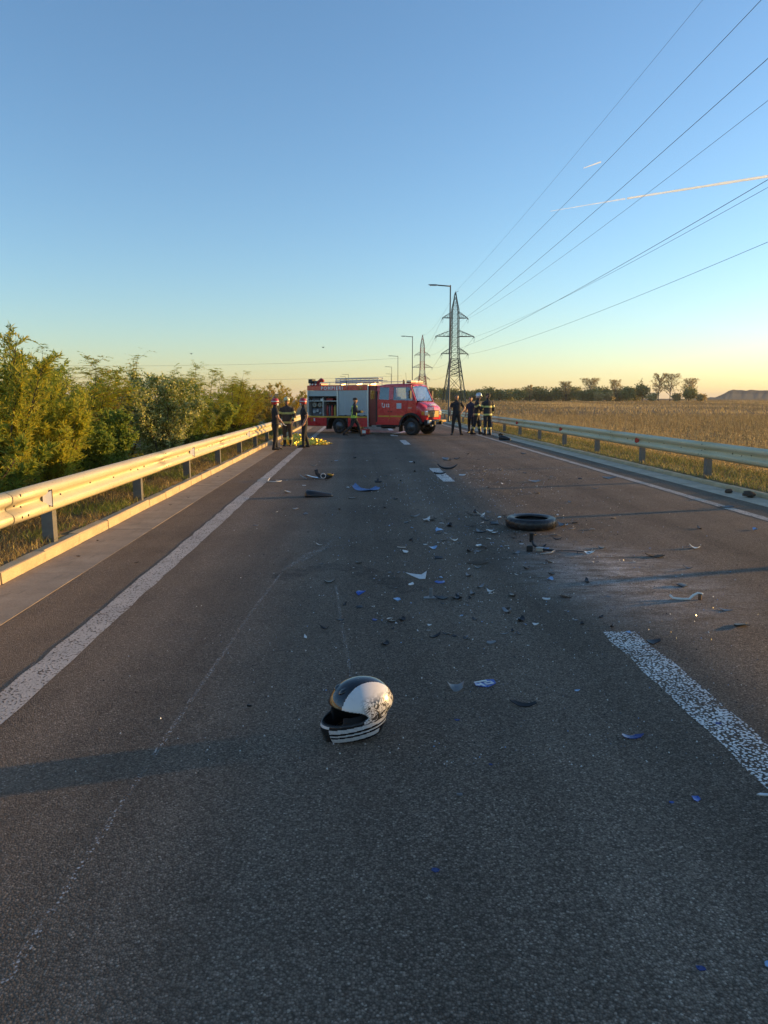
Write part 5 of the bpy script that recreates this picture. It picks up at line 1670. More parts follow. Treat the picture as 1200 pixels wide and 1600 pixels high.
def c_tee(glove=False, shirt=C_TEE):
    def f(lab, t, z, c):
        if lab == 'torso': return shirt
        if lab == 'upper_arm': return shirt if t < 0.72 else SKIN
        if lab in ('forearm', 'hand', 'neck', 'head', 'nose', 'ear'):
            return C_GLOV if (glove and lab == 'hand') else SKIN
        if lab == 'foot': return C_SHOE
        return C_TRO
    return f
def c_turn(base=C_JAC, legs=True, diag=False):
    def f(lab, t, z, c):
        if lab in ('head', 'nose', 'ear'): return SKIN
        if lab == 'neck': return base
        if lab == 'torso':
            if 0.84 < z < 0.905 or 1.17 < z < 1.235: return C_BAND
            return base
        if lab == 'upper_arm': return C_BAND if 0.50 < t < 0.78 else base
        if lab == 'forearm': return C_BAND if 0.55 < t < 0.82 else base
        if lab == 'hand': return SKIN
        if lab == 'foot': return C_SHOE
        if lab == 'shin' and legs and 0.42 < t < 0.60: return C_BAND
        if lab == 'shin' and t > 0.62: return C_SHOE
        if lab == 'thigh' and z > 0.835 and z < 0.90: return C_BAND
        return base if lab != 'thigh' else base
    return f
def c_vest():
    def f(lab, t, z, c):
        if lab in ('head', 'nose', 'ear', 'neck', 'hand'): return SKIN
        if lab == 'torso':
            if 0.86 < z < 0.96: return C_VEST
            if 0.96 < z < 1.40 and 0.085 < abs(c[0]) < 0.135: return C_VEST
            if 1.36 < z < 1.41: return C_VEST
            return C_JAC
        if lab == 'thigh' and z > 0.86: return C_VEST
        if lab == 'foot': return C_SHOE
        if lab in ('upper_arm', 'forearm'): return C_JAC
        return C_TRO
    return f

person('person in black short sleeves with a red helmet and white glove, nearest the rail end', (-2.74, 25.2, 0), R(-70), dict(er=(.24, .03, 1.14), wr=(.25, .20, .94), el=(-.24, .0, 1.13), wl=(-.22, .18, .93), kl=(-.10, .02, .50), kr=(.11, -.03, .50), ar=(.12, -.10, .09), al=(-.11, .06, .09)), c_tee(True), 1.70, 'tee', 'red', True, R(-10), gloves=(-1, 1))
person('person in turnout gear with yellow bands and a pale yellow helmet beside the rail', (-2.52, 27.2, 0), R(172), dict(el=(-.28, .02, 1.13), wl=(-.24, .16, .93), er=(.28, .0, 1.13), wr=(.26, .12, .90)), c_turn(C_JACB), 1.75, 'turnout', 'yellow', False, R(20))
person('person in a black T-shirt, red helmet and face mask, standing in profile at the foil', (-1.85, 26.4, 0), R(98), dict(el=(-.22, -.10, 1.14), wl=(-.20, .02, .90), er=(.22, -.08, 1.13), wr=(.19, .06, .91), kl=(-.09, .04, .50), kr=(.09, -.02, .50), al=(-.10, .05, .09), ar=(.10, -.14, .09)), c_tee(False), 1.70, 'tee', 'red', True, R(-12), lean=0.04)
person('person in a lime-banded dark jacket and cap walking past the fire engine', (-0.12, 33.8, 0), R(-86), dict(el=(-.22, -.10, 1.13), wl=(-.17, .16, 1.10), er=(.22, .10, 1.15), wr=(.14, .34, 1.14), kl=(-.09, .20, .53), al=(-.09, .33, .11), kr=(.09, -.12, .50), ar=(.09, -.46, .17), pr=0.02), c_vest(), 1.76, 'vest', 'cap', False, 0, lean=0.07)
person('person in black T-shirt and trousers, one hand on hip, right of the fire engine', (4.78, 35.5, 0), R(178), dict(el=(-.36, -.10, 1.16), wl=(-.22, .06, 1.00), er=(.28, -.02, 1.14), wr=(.26, .08, .92), kl=(-.14, .0, .50), kr=(.14, .02, .50), al=(-.20, -.02, .09), ar=(.17, -.02, .09), tl=(-.35, 1), tr=(.35, 1)), c_tee(False), 1.93, 'tee', 'crop', False, R(8))
person('person in dark turnout gear with a silver helmet, bending towards a colleague', (5.88, 36.3, 0), R(-105), dict(el=(-.24, .06, 1.16), wl=(-.18, .24, 1.02), er=(.24, .10, 1.16), wr=(.16, .28, 1.05), kl=(-.10, .08, .50), al=(-.12, .14, .09), kr=(.10, -.06, .50), ar=(.12, -.20, .09)), c_turn(C_JAC, True), 1.97, 'turnout', 'silver', False, R(-15), lean=0.10)
person('person bareheaded in dark turnout gear with pale bands, back half turned by the right rail', (6.24, 35.3, 0), R(20), dict(el=(-.27, .06, 1.14), wl=(-.22, .22, 1.00), er=(.28, .0, 1.12), wr=(.26, .10, .93)), c_turn(C_JAC), 1.98, 'turnout', 'hair', False, R(35))
person('person in dark navy clothes almost hidden behind the silver-helmeted one', (5.78, 37.4, 0), R(140), dict(el=(-.26, .02, 1.14), wl=(-.24, .12, .94), er=(.26, .0, 1.13), wr=(.25, .10, .92)), c_tee(False, C_BLUE), 1.84, 'tee', 'crop', False, R(20), lean=0.10)

# something yellow in the walking person's hand
g = thing('radio_handset', 'small yellow hand-held device carried by the walking person', 'radio', (0.22, 33.62, 1.15), R(20))
MB().box(-.05, .06, -.035, .035, -.05, .05, .012).build('case', EQY, g)
MB().tube([(.04, 0, .04), (.05, 0, .12)], .008, 6).build('aerial', BLKP, g)

# ------------------------------------------------------------------ rescue foil
def m_foil():
    m, nt, bs = new_mat('gold_rescue_foil')
    v = coords(nt)
    bs.inputs['Base Color'].default_value = (0.90, 0.62, 0.07, 1)
    bs.inputs['Metallic'].default_value = 0.9
    bs.inputs['Roughness'].default_value = 0.28
    vo = nd(nt, 'TexVoronoi', Scale=11.0); lk(nt, v, vo.inputs['Vector'])
    bump(nt, bs, vo.outputs['Distance'], 0.7, 0.04)
    return m
def foil(label, cx, cy, lx, ly, hz, rz, seed):
    rng = np.random.default_rng(seed); nx_, ny_ = 34, 20
    V, F = [], []
    for j in range(ny_ + 1):
        for i in range(nx_ + 1):
            u, v = i / nx_ * 2 - 1, j / ny_ * 2 - 1
            env = max(0.0, 1 - abs(u) ** 3) * max(0, 1 - abs(v) ** 2.5)
            x = u * lx / 2 * (1 + 0.12 * math.sin(3 * v + seed)) + rng.normal(0, 0.025)
            y = v * ly / 2 * (1 + 0.15 * math.sin(4 * u + seed)) + rng.normal(0, 0.02)
            nzv = mnoise.noise(Vector((x * 3.2, y * 3.2, seed))) * 0.5 + 0.5
            z = 0.012 + hz * env * (0.35 + 0.75 * nzv) + abs(rng.normal(0, 0.022)) * (0.4 + env)
            V.append((x, y, z))
    for j in range(ny_):
        for i in range(nx_):
            a = j * (nx_ + 1) + i
            F.append((a, a + 1, a + nx_ + 2)); F.append((a, a + nx_ + 2, a + nx_ + 1))
    o = np_obj('foil_blanket', V, F, FOIL)
    o.location = (cx, cy, 0); o.rotation_euler = (0, 0, rz)
    tag(o, label, 'foil blanket', 'rescue foil')
FOIL = m_foil()
foil('large crumpled gold rescue foil heap lying beside the left kerb', -2.35, 28.6, 1.1, 1.7, 0.42, R(12), 3)
foil('smaller flat gold rescue foil spread right of the masked profile person', -1.55, 28.4, 0.95, 1.2, 0.20, R(-20), 8)
# bundle on the road by the rear skirt of the fire engine
g = thing('equipment_bag', 'small red and white bag standing on the road under the fire engine side', 'bag', (0.42, 36.6, 0), R(-31))
MB().box(-.24, .24, -.12, .12, .0, .26, .05).build('bag_body', EQR, g)
MB().box(-.10, .10, -.128, -.121, .05, .20).build('white_patch', WHT, g)
MB().tube([(-.15, 0, .25), (-.1, 0, .34), (.1, 0, .34), (.15, 0, .25)], .014, 6).build('handle', CHAS, g)
# ================================================================== MOTORCYCLE HELMET
def m_helmet_white():
    m, nt, bs = new_mat('helmet_white_graphic')
    v = coords(nt)
    sp = nt.nodes.new('ShaderNodeSeparateXYZ'); lk(nt, v, sp.inputs[0])
    n1 = nd(nt, 'TexNoise', Scale=11.0, Detail=3.0, Roughness=0.5, Distortion=2.6); lk(nt, v, n1.inputs['Vector'])
    n2 = nd(nt, 'TexNoise', Scale=26.0, Detail=2.0, Roughness=0.5, Distortion=1.5); lk(nt, v, n2.inputs['Vector'])
    # printed ornament: thin curling lines and blots on the rear half
    line = ramp(nt, mth(nt, 'ABSOLUTE', mth(nt, 'SUBTRACT', n1.outputs[0], 0.5)), [(0.016, g3(1)), (0.024, g3(0))])
    blot = ramp(nt, n2.outputs[0], [(0.535, g3(0)), (0.555, g3(1))])
    zone = mth(nt, 'MULTIPLY', ramp(nt, sp.outputs[0], [(0.44, g3(1)), (0.50, g3(0))]), 1.0)
    # x runs -0.17..0.17 -> shift into 0..1
    mr = nt.nodes.new('ShaderNodeMapRange'); mr.inputs[1].default_value = 0.012; mr.inputs[2].default_value = 0.055; mr.inputs[3].default_value = 1; mr.inputs[4].default_value = 0
    lk(nt, sp.outputs[0], mr.inputs[0])
    mz = nt.nodes.new('ShaderNodeMapRange'); mz.inputs[1].default_value = 0.232; mz.inputs[2].default_value = 0.195; mz.inputs[3].default_value = 0; mz.inputs[4].default_value = 1
    lk(nt, sp.outputs[2], mz.inputs[0])
    zone = mth(nt, 'MULTIPLY', mr.outputs[0], mz.outputs[0])
    ink = mth(nt, 'MULTIPLY', mth(nt, 'MAXIMUM', line, mth(nt, 'MULTIPLY', blot, 0.9)), zone)
    dn = noise(nt, v, 45, 5, 0.7)
    c = mix(nt, ramp(nt, dn, [(0.55, g3(0)), (0.85, g3(0.35))]), (0.62, 0.62, 0.61, 1), (0.32, 0.29, 0.26, 1))
    c = mix(nt, ink, c, (0.015, 0.014, 0.014, 1))
    lk(nt, c, bs.inputs['Base Color'])
    bs.inputs['Roughness'].default_value = 0.22
    bs.inputs['Coat Weight'].default_value = 0.6
    bs.inputs['Coat Roughness'].default_value = 0.06
    return m
HW = m_helmet_white()
HB = pm('helmet_gloss_black', (0.010, 0.010, 0.011), 0.2, 0, 0.2, 30, coat=0.6, dirt=(0.12, 0.11, 0.10, 1), dirt_amt=0.18)
HL = pm('helmet_lining', (0.012, 0.012, 0.013), 0.95, 0, 0.3, 40, 0.5, 200)
HT = pm('helmet_trim_rubber', (0.014, 0.014, 0.014), 0.6, 0, 0.2)
HP = pm('helmet_print_pink', (0.45, 0.12, 0.16), 0.4)
HG = pm('helmet_stripe_white', (0.55, 0.56, 0.57), 0.3, 0, 0.08, 30, coat=0.4, dirt=(0.15, 0.14, 0.13, 1), dirt_amt=0.4)

def helmet():
    # local: +x front, +y left, z up, resting on z = 0
    root = thing('motorcycle_helmet', 'black and white full-face motorcycle helmet without visor, lying on the asphalt in front', 'helmet', (0.015, 3.60, 0), R(199))
    nu, nv = 180, 110
    def surf(u, v, k=1.0):
        """u azimuth (-pi..pi, 0 = front), v polar: 0 top .. 1 bottom rim"""
        ph = v * R(146)
        sx, sy, sz = 0.165 * k, 0.132 * k, 0.145 * k
        cx_, sy_ = math.cos(u), math.sin(u)
        sp_ = math.sin(ph) ** 0.90
        rxy = sp_ if ph < PI / 2 else 1 - (1 - sp_) * 0.40
        x = sx * rxy * cx_; y = sy * rxy * sy_; z = sz * math.cos(ph)
        low = max(0.0, min(1.0, (-z + 0.03) / 0.09))
        low = low * low * (3 - 2 * low)
        if cx_ > 0:                       # chin bar pushes forward and narrows
            x += 0.052 * low * cx_ ** 1.2
            y *= 1 - 0.16 * low * cx_ ** 2
            z -= 0.012 * low * cx_
        else:                             # nape tucks in
            x += 0.030 * low * (-cx_) ** 1.2
            z += 0.020 * low * (-cx_)
        if cx_ < 0 and z > 0.0: x -= 0.010 * (-cx_) * math.sin(ph)
        return Vector((x, y, z + 0.135))
    def port(p, u):
        """inside the eye port"""
        a = abs(u)
        if a > R(84): return False
        top = 0.180 - 0.030 * (a / R(84)) ** 2
        bot = 0.090 + 0.022 * (a / R(84)) ** 2
        # rounded rear corners
        if a > R(70):
            e = (a - R(70)) / R(14); mid_ = (top + bot) / 2; hh = (top - bot) / 2 * math.sqrt(max(0, 1 - e * e)); top, bot = mid_ + hh, mid_ - hh
        return bot < p.z < top
    def zone(p, u):
        a = abs(math.degrees(u))
        az = a
        if p.z > 0.155:
            # black crown stripe, wider to the front
            wv = 0.052 + 0.030 * max(0, p.x / 0.17) - 0.012 * max(0, -p.x / 0.17)
            if abs(p.y) < wv: return 1
            if p.x > 0.11 and abs(p.y) < 0.062: return 1
        if p.z <= 0.155 and az > 150 and p.z > 0.10 and abs(p.y) < 0.045: return 1
        if p.z < 0.100 + 0.02 * min(1, az / 60.0):
            line = 0.100 + (-p.x) * 0.10            # height falls to the front
            q = p.z - (0.052 + (0.06 - p.x) * 0.14)
            if az < 24: return 2 if 0.078 < p.z < 0.088 else 1
            if az < 150:
                if 0.020 < q < 0.040: return 2
                if 0.0 < q < 0.009: return 2
                if -0.032 < q < -0.010 and az < 110: return 2
                if q > 0.044: return 1 if az < 78 else 0
                return 1
            return 1 if q < 0.03 else 0
        return 0
    V, F, MI = [], [], []
    grid = {}
    for j in range(nv + 1):
        for i in range(nu):
            u = -PI + 2 * PI * i / nu
            V.append(tuple(surf(u, max(0.0005, j / nv))))
    for j in range(nv):
        for i in range(nu):
            u = -PI + 2 * PI * (i + 0.5) / nu
            p = surf(u, (j + 0.5) / nv)
            if port(p, u): continue
            a = j * nu + i; b = j * nu + (i + 1) % nu
            F.append((a, b, b + nu, a + nu)); MI.append(zone(p, u))
    sh = np_obj('shell', V, F, [HW, HB, HG], root, True, MI)
    so = sh.modifiers.new('thickness', 'SOLIDIFY'); so.thickness = 0.007; so.offset = -1
    # inner lining: smaller bowl with the face opening cut
    V, F = [], []
    n2, m2 = 64, 44
    for j in range(m2 + 1):
        for i in range(n2):
            V.append(tuple(surf(-PI + 2 * PI * i / n2, max(0.0005, j / m2), 0.93) + Vector((0, 0, 0.009))))
    for j in range(m2):
        for i in range(n2):
            u = -PI + 2 * PI * (i + 0.5) / n2
            p = surf(u, (j + 0.5) / m2, 0.93)
            if abs(u) < R(78) and 0.085 < p.z < 0.190: continue
            a = j * n2 + i; b = j * n2 + (i + 1) % n2
            F.append((a, b, b + n2, a + n2))
    np_obj('lining', V, F, HL, root, True)
    # cheek pads
    for s in (-1, 1):
        MB().loft([[(x, s * (0.098 - 0.02 * (k == 0 or k == 4)) + 0.018 * math.cos(a), 0.085 + 0.048 * math.sin(a)) for a in np.linspace(0, 2 * PI, 12, endpoint=False)] for k, x in enumerate((-0.02, 0.02, 0.06, 0.10, 0.125))]).build('cheek_pad', HL, root)
    # rubber edge of the eye port
    def edge(us, f):
        pts = []
        for u in us:
            a = abs(u)
            z = f(a)
            lo, hi = 0.0, 1.0
            for _ in range(30):
                mid_ = (lo + hi) / 2
                if surf(u, mid_).z > z: lo = mid_
                else: hi = mid_
            pts.append(surf(u, lo) * 1.0)
        return pts
    A = [R(d) for d in np.linspace(-83, 83, 60)]
    def tb(a, up_):
        top = 0.180 - 0.030 * (a / R(84)) ** 2; bot = 0.090 + 0.022 * (a / R(84)) ** 2
        if a > R(70):
            e = (a - R(70)) / R(14); mid_ = (top + bot) / 2; hh = (top - bot) / 2 * math.sqrt(max(0, 1 - e * e)); top, bot = mid_ + hh, mid_ - hh
        return top if up_ else bot
    MB().tube(edge(A, lambda a: tb(a, True)), 0.0045, 6).build('port_seal', HT, root)
    MB().tube(edge(A, lambda a: tb(a, False)), 0.0055, 6).build('port_seal', HT, root)
    U = [-PI + 2 * PI * i / 60 for i in range(61)]
    MB().tube([surf(u, 0.998) for u in U], 0.006, 6).build('bottom_trim', HT, root)
    # visor pivots, chin vent, forehead vent and badge
    for s in (-1, 1):
        c = surf(s * R(88), 0.0)
        pts = edge([s * R(95)], lambda a: 0.130)[0]
        pv = MB().lathe([(0.035, -0.008), (0.035, 0.002), (0.030, 0.006), (0.024, 0.004), (0.008, 0.005)], 20, 'y', (0, 0, 0))
        if s < 0: pv.v = [(x, -y, z) for x, y, z in pv.v]
        pv.xf(Matrix.Translation(pts)).build('visor_pivot', HT, root)
    for s in (-1, 1):
        p = edge([s * R(10)], lambda a: 0.050)[0]
        MB().box(-0.008, 0.004, -0.016, 0.016, -0.007, 0.007, 0.003).xf(Matrix.Translation(p) @ Matrix.Rotation(s * R(10), 4, 'Z')).build('chin_vent', HT, root)
    for s in (-1, 1):
        p = surf(s * R(22), 0.26)
        MB().loft([[(p.x - 0.03 + t * 0.055, p.y + w_ * math.cos(a), p.z + 0.012 - 0.018 * t + hh * math.sin(a)) for a in np.linspace(0, 2 * PI, 10, endpoint=False)] for t, w_, hh in ((0, .006, .003), (.3, .016, .010), (.7, .018, .011), (1, .008, .004))]).build('crown_vent', HB, root)
    # printed brow badge: white field, pink and dark strokes, lying on the shell
    def patch(name, u0, u1, z0, z1, mat, off):
        Vp, Fp = [], []
        for j in range(5):
            for i in range(9):
                u = u0 + (u1 - u0) * i / 8
                q = edge([u], lambda a: z0 + (z1 - z0) * j / 4)[0]
                nrm = (q - Vector((0, 0, 0.135))).normalized()
                Vp.append(tuple(q + nrm * off))
        for j in range(4):
            for i in range(8):
                a = j * 9 + i; Fp.append((a, a + 1, a + 10, a + 9))
        return np_obj(name, Vp, Fp, mat, root, True)
    bd = patch('brow_badge', R(8), R(46), 0.192, 0.224, HG, 0.0012)
    patch('badge_stroke', R(11), R(27), 0.198, 0.210, HP, 0.0022)
    patch('badge_stroke', R(29), R(33), 0.195, 0.222, HB, 0.0022)
    patch('badge_stroke', R(10), R(40), 0.213, 0.217, HB, 0.0023)
    patch('badge_stroke', R(35), R(43), 0.199, 0.205, HP, 0.0022)
    Mr = Matrix.Rotation(R(205), 4, 'Z') @ Matrix.Rotation(R(3), 4, 'Y')
    root.rotation_euler = Mr.to_euler()
    zmin = min((Mr @ v.co).z for v in sh.data.vertices)
    root.location.z = 0.004 - zmin
    return root
helmet()

# ================================================================== CRASH DEBRIS
D_BLUE = pm('fairing_blue', (0.018, 0.075, 0.36), 0.3, 0, 0.15, 30, coat=0.4, dirt=(0.1, 0.1, 0.1, 1), dirt_amt=0.3)
D_NAVY = pm('fairing_navy', (0.015, 0.03, 0.16), 0.3, 0, 0.15, 30, coat=0.4)
D_SKY = pm('fairing_light_blue', (0.20, 0.34, 0.55), 0.3, 0, 0.12, 30, coat=0.3)
D_WHITE = pm('fairing_white', (0.62, 0.62, 0.60), 0.35, 0, 0.10, 30, coat=0.3, dirt=(0.2, 0.19, 0.18, 1), dirt_amt=0.4)
D_BLACK = pm('fairing_black', (0.014, 0.014, 0.015), 0.4, 0, 0.25, 30)
D_GREY = pm('broken_plastic_grey', (0.16, 0.17, 0.18), 0.5, 0, 0.2, 30)
D_METAL = pm('bent_metal', (0.42, 0.40, 0.36), 0.4, 0.8, 0.15, 30)
D_BROWN = pm('earth_clod', (0.07, 0.05, 0.034), 0.95, 0, 0.3, 30, 0.6, 60)
D_GOLD = pm('amber_reflector', (0.60, 0.34, 0.04), 0.2, 0, 0.1, coat=0.7)
D_GLASS = pm('lamp_glass_shell', (0.30, 0.42, 0.55), 0.12, 0.2, 0.1, coat=0.8)
D_TUBE = pm('clear_hose', (0.68, 0.66, 0.60), 0.3)

def plate(poly, th=0.004, curl=0.0, curl2=0.0, sub=5):
    """curved broken panel from a polygon outline (x, y), bent about the y axis by curl"""
    bm = bmesh.new()
    vs = [bm.verts.new((x, y, 0)) for x, y in poly]
    f = bm.faces.new(vs)
    bmesh.ops.triangulate(bm, faces=[f])
    bmesh.ops.subdivide_edges(bm, edges=bm.edges[:], cuts=2, use_grid_fill=True)
    for v in bm.verts:
        v.co.z = curl * v.co.x ** 2 + curl2 * v.co.y ** 2
    ge = bmesh.ops.extrude_face_region(bm, geom=bm.faces[:])
    for v in [e for e in ge['geom'] if isinstance(e, bmesh.types.BMVert)]:
        v.co.z += th
    m = MB(); m.bm(bm)
    zmin = min(p[2] for p in m.v)
    m.v = [(x, y, z - zmin) for x, y, z in m.v]
    return m

def rpoly(rng, n, r, asp=1.0, jag=0.35):
    a0 = rng.uniform(0, 6.28)
    out = []
    for k in range(n):
        a = a0 + 2 * PI * k / n + rng.uniform(-0.25, 0.25)
        q = r * rng.uniform(1 - jag, 1 + jag)
        out.append((q * math.cos(a), q * math.sin(a) * asp))
    return out

def settle(m, rx_=0.0, ry_=0.0):
    """tilt a shape and let its lowest point touch z = 0"""
    m.xf(Matrix.Rotation(rx_, 4, 'X') @ Matrix.Rotation(ry_, 4, 'Y'))
    z = min(p[2] for p in m.v)
    m.v = [(x, y, zz - z + 0.001) for x, y, zz in m.v]
    return m

def single(name, label, cat, m, mat, x, y, rz=0.0, group='crash debris on the road', z=0.0):
    o = m.build(name, mat, None, (x, y, z), (0, 0, rz))
    return tag(o, label, cat, group)

rd = random.Random(31)
# --- tyre off its rim, lying flat
t = thing('discarded_tyre', 'loose black motorcycle tyre lying flat in the right lane', 'tyre', (2.33, 9.70, 0.075), R(15))
pr = [(0.215, -0.055), (0.235, -0.075), (0.285, -0.088), (0.318, -0.072), (0.334, -0.035), (0.338, 0.0), (0.334, 0.035), (0.318, 0.072), (0.285, 0.088), (0.235, 0.075), (0.215, 0.055), (0.226, 0.05), (0.24, 0.063), (0.283, 0.074), (0.305, 0.06), (0.320, 0.0), (0.305, -0.06), (0.283, -0.074), (0.24, -0.063), (0.226, -0.05)]
TY = pm('motorcycle_rubber', (0.016, 0.015, 0.015), 0.38, 0, 0.2, 8, 0.2, 60, dirt=(0.10, 0.09, 0.08, 1), dirt_amt=0.3)
MB().lathe([(a_, b_ * 0.84) for a_, b_ in pr], 56, 'z', (0, 0, 0), True).build('carcass', TY, t)
gv2 = MB()
for k in range(22):
    a = 2 * PI * k / 22
    for s in (-1, 1):
        p0 = Vector((0.339 * math.cos(a), 0.339 * math.sin(a), s * 0.008)); p1 = Vector((0.324 * math.cos(a + 0.16), 0.324 * math.sin(a + 0.16), s * 0.057))
        gv2.tube([p0, p0.lerp(p1, .5) * 1.008, p1], 0.0035, 4)
gv2.build('tread_groove', D_BLACK, t)

# --- broken handlebar with lever and cable
t = thing('handlebar', 'bent black handlebar with broken clamp, in front of the loose tyre', 'handlebar', (2.07, 8.11, 0), R(-8))
MB().tube([(-0.10, 0.10, 0.12), (-0.08, 0.05, 0.07), (-0.02, 0.0, 0.035), (0.08, -0.04, 0.03), (0.14, -0.05, 0.03)], 0.014, 8).build('tube', D_BLACK, t)
MB().lathe([(0.020, -0.05), (0.024, -0.045), (0.024, 0.04), (0.028, 0.045), (0.028, 0.055)], 10, 'z', (-0.10, 0.10, 0.14)).build('grip', RUB, t)
MB().box(-0.16, -0.09, -0.02, 0.04, 0.0, 0.07, 0.012).build('switch_block', D_BLACK, t)
MB().box(-0.06, 0.02, -0.03, 0.01, 0.0, 0.055, 0.01).build('clamp', D_METAL, t)
MB().tube([(0.14, -0.05, 0.03), (0.10, -0.11, 0.012), (0.02, -0.15, 0.012), (-0.02, -0.17, 0.012)], 0.008, 6).build('lever', D_METAL, t)
MB().tube([(0.16, -0.04, 0.02), (0.25, 0.02, 0.012), (0.36, 0.03, 0.012), (0.48, -0.02, 0.012), (0.55, -0.08, 0.01)], 0.006, 6).build('cable', D_BLACK, t)

# --- white bent hose with brown end
t = thing('brake_line', 'wavy pale brake line with a brown metal end on the right lane', 'hose', (2.86, 6.06, 0), R(-4))
MB().tube([(-0.17, 0.03, 0.03), (-0.15, 0.0, 0.012), (-0.08, -0.02, 0.010), (-0.02, -0.02, 0.012), (0.02, 0.0, 0.04), (0.06, 0.01, 0.055), (0.10, 0.0, 0.05)], 0.011, 6).build('hose', D_TUBE, t)
MB().lathe([(0.014, 0), (0.016, 0.01), (0.016, 0.045), (0.010, 0.055)], 8, 'z', (0.075, 0.0, 0)).build('fitting', pm('rust_fitting', (0.16, 0.08, 0.04), 0.7), t)
t = single('loose_hose', 'thin pale ring of hose lying on the left edge line', 'hose', MB().tube([(-0.22, 0.1, 0.02), (-0.1, 0.22, 0.05), (0.02, 0.18, 0.06), (0.0, 0.0, 0.012), (0.12, -0.08, 0.012), (0.26, 0.0, 0.012), (0.28, 0.08, 0.015), (0.16, 0.1, 0.02)], 0.010, 6), D_TUBE, -1.86, 15.4)

# --- larger fairing parts in the left lane
t = thing('headlamp_unit', 'smashed headlamp unit with pale lens, black bracket and gold reflector, left lane', 'headlamp', (-0.78, 15.98, 0), R(4))
settle(plate([(-.34, -.05), (-.20, -.12), (.0, -.12), (.04, .02), (-.08, .10), (-.28, .06)], .012, 0.8, 1.2)).build('lens_shell', D_GLASS, t)
MB().tube([(-.10, .02, .20), (-.08, .02, .12), (-.02, 0, .05), (.10, 0, .03), (.22, 0, .06), (.27, 0, .11)], [.045, .045, .05, .055, .045, .02], 8, squash=0.5).build('bracket', D_BLACK, t)
MB().lathe([(.010, -.012), (.05, -.006), (.052, .004), (.02, .008)], 14, 'y', (0, 0, 0)).xf(Matrix.Translation((.20, -.03, .09)) @ Matrix.Rotation(R(35), 4, 'X') @ Matrix.Diagonal((1.3, 1, .6, 1)) @ Matrix.Rotation(R(-25), 4, 'Z')).build('reflector', D_GOLD, t)
MB().lathe([(.055, -.006), (.06, .0), (.05, .006), (.045, 0)], 16, 'y', (.05, -.07, .07), True).build('lens_ring', D_WHITE, t)
settle(plate([(-.30, 0), (-.22, .05), (-.12, .05), (-.14, -.03), (-.27, -.05)], .01, 1.5)).xf(Matrix.Translation((-.18, -.05, 0))).build('broken_edge', D_GREY, t)
single('seat_cowl', 'long dark tapering seat cowl lying in the left lane', 'fairing', MB().loft([[(x, wv * math.cos(a), max(0.002, hh * math.sin(a))) for a in np.linspace(0, PI, 9)] for x, wv, hh in ((-.24, .07, .09), (-.20, .13, .125), (-.06, .13, .11), (.10, .09, .075), (.22, .04, .05), (.25, .02, .03))], closed=True), D_BLACK, -0.68, 13.0, R(6))
single('side_fairing', 'bent blue and navy side fairing in the left lane', 'fairing', settle(plate([(-.26, .10), (-.20, .18), (-.10, .10), (.06, .06), (.18, .12), (.26, .05), (.20, -.06), (.05, -.13), (-.10, -.08), (-.22, .03)], .006, 0.5, 3.0), R(6)), pm('fairing_dull_blue', (0.10, 0.19, 0.40), 0.35, 0, 0.2, 12, coat=0.3, dirt=(0.05, 0.06, 0.10, 1), dirt_amt=0.8), 0.18, 13.8, R(4))
single('fairing_scrap', 'flat black scrap just right of the seat cowl', 'scrap', settle(plate(rpoly(rd, 7, .08, .6), .01, 3)), D_BLACK, -0.08, 12.72)
single('mudguard', 'upturned black mudguard arc near the second lane dash', 'mudguard', MB().tube([(-.24, .02, .13), (-.15, 0, .05), (-.04, 0, .02), (.08, 0, .02), (.17, 0, .05), (.26, 0, .12)], [.012, .022, .026, .026, .022, .012], 8, squash=1.6), D_BLACK, 2.22, 18.1, R(5))
single('engine_cover', 'small black and silver engine cover behind the mudguard arc', 'scrap', settle(plate(rpoly(rd, 8, .13, .7), .03, 1.5), R(12)), D_GREY, 2.52, 20.8)
single('footrest', 'black footrest bracket lying across the second lane dash', 'scrap', settle(plate([(-.14, .0), (-.05, .06), (.03, .03), (.15, .05), (.13, .0), (.02, -.05), (-.08, -.05)], .03, 1.2), R(8)), D_BLACK, 1.90, 16.85)
single('fairing_scrap', 'black T-shaped scrap between headlamp unit and blue fairing', 'scrap', settle(plate([(-.06, .02), (-.01, .02), (.0, .10), (.03, .10), (.03, .01), (.10, .0), (.08, -.04), (-.05, -.03)], .012, 1.2), R(30)), D_BLACK, 0.42, 15.2)
single('white_fairing', 'white triangular fairing shard standing on edge right of centre', 'fairing', settle(plate([(-.12, .05), (.03, -.05), (.09, -.06), (.085, .07), (.04, .02)], .004, 0.8), R(22), R(-6)), D_WHITE, 0.575, 6.93, R(-14))
single('mount_bracket', 'grey-white broken mounting bracket with an upright prong', 'bracket', settle(MB().box(-.015, .015, -.008, .008, 0, .085, .004).prism([(-.07, -.03), (.07, -.04), (.055, .02), (.0, .035), (-.06, .02)], 'z', 0, .008)), D_GREY, 0.635, 6.2, R(10))
single('fairing_chip', 'bright blue crumpled chip left of the triangular white shard', 'chip', settle(plate(rpoly(rd, 8, .042, .8), .004, 8, -6), R(20)), D_BLUE, 0.02, 6.33)
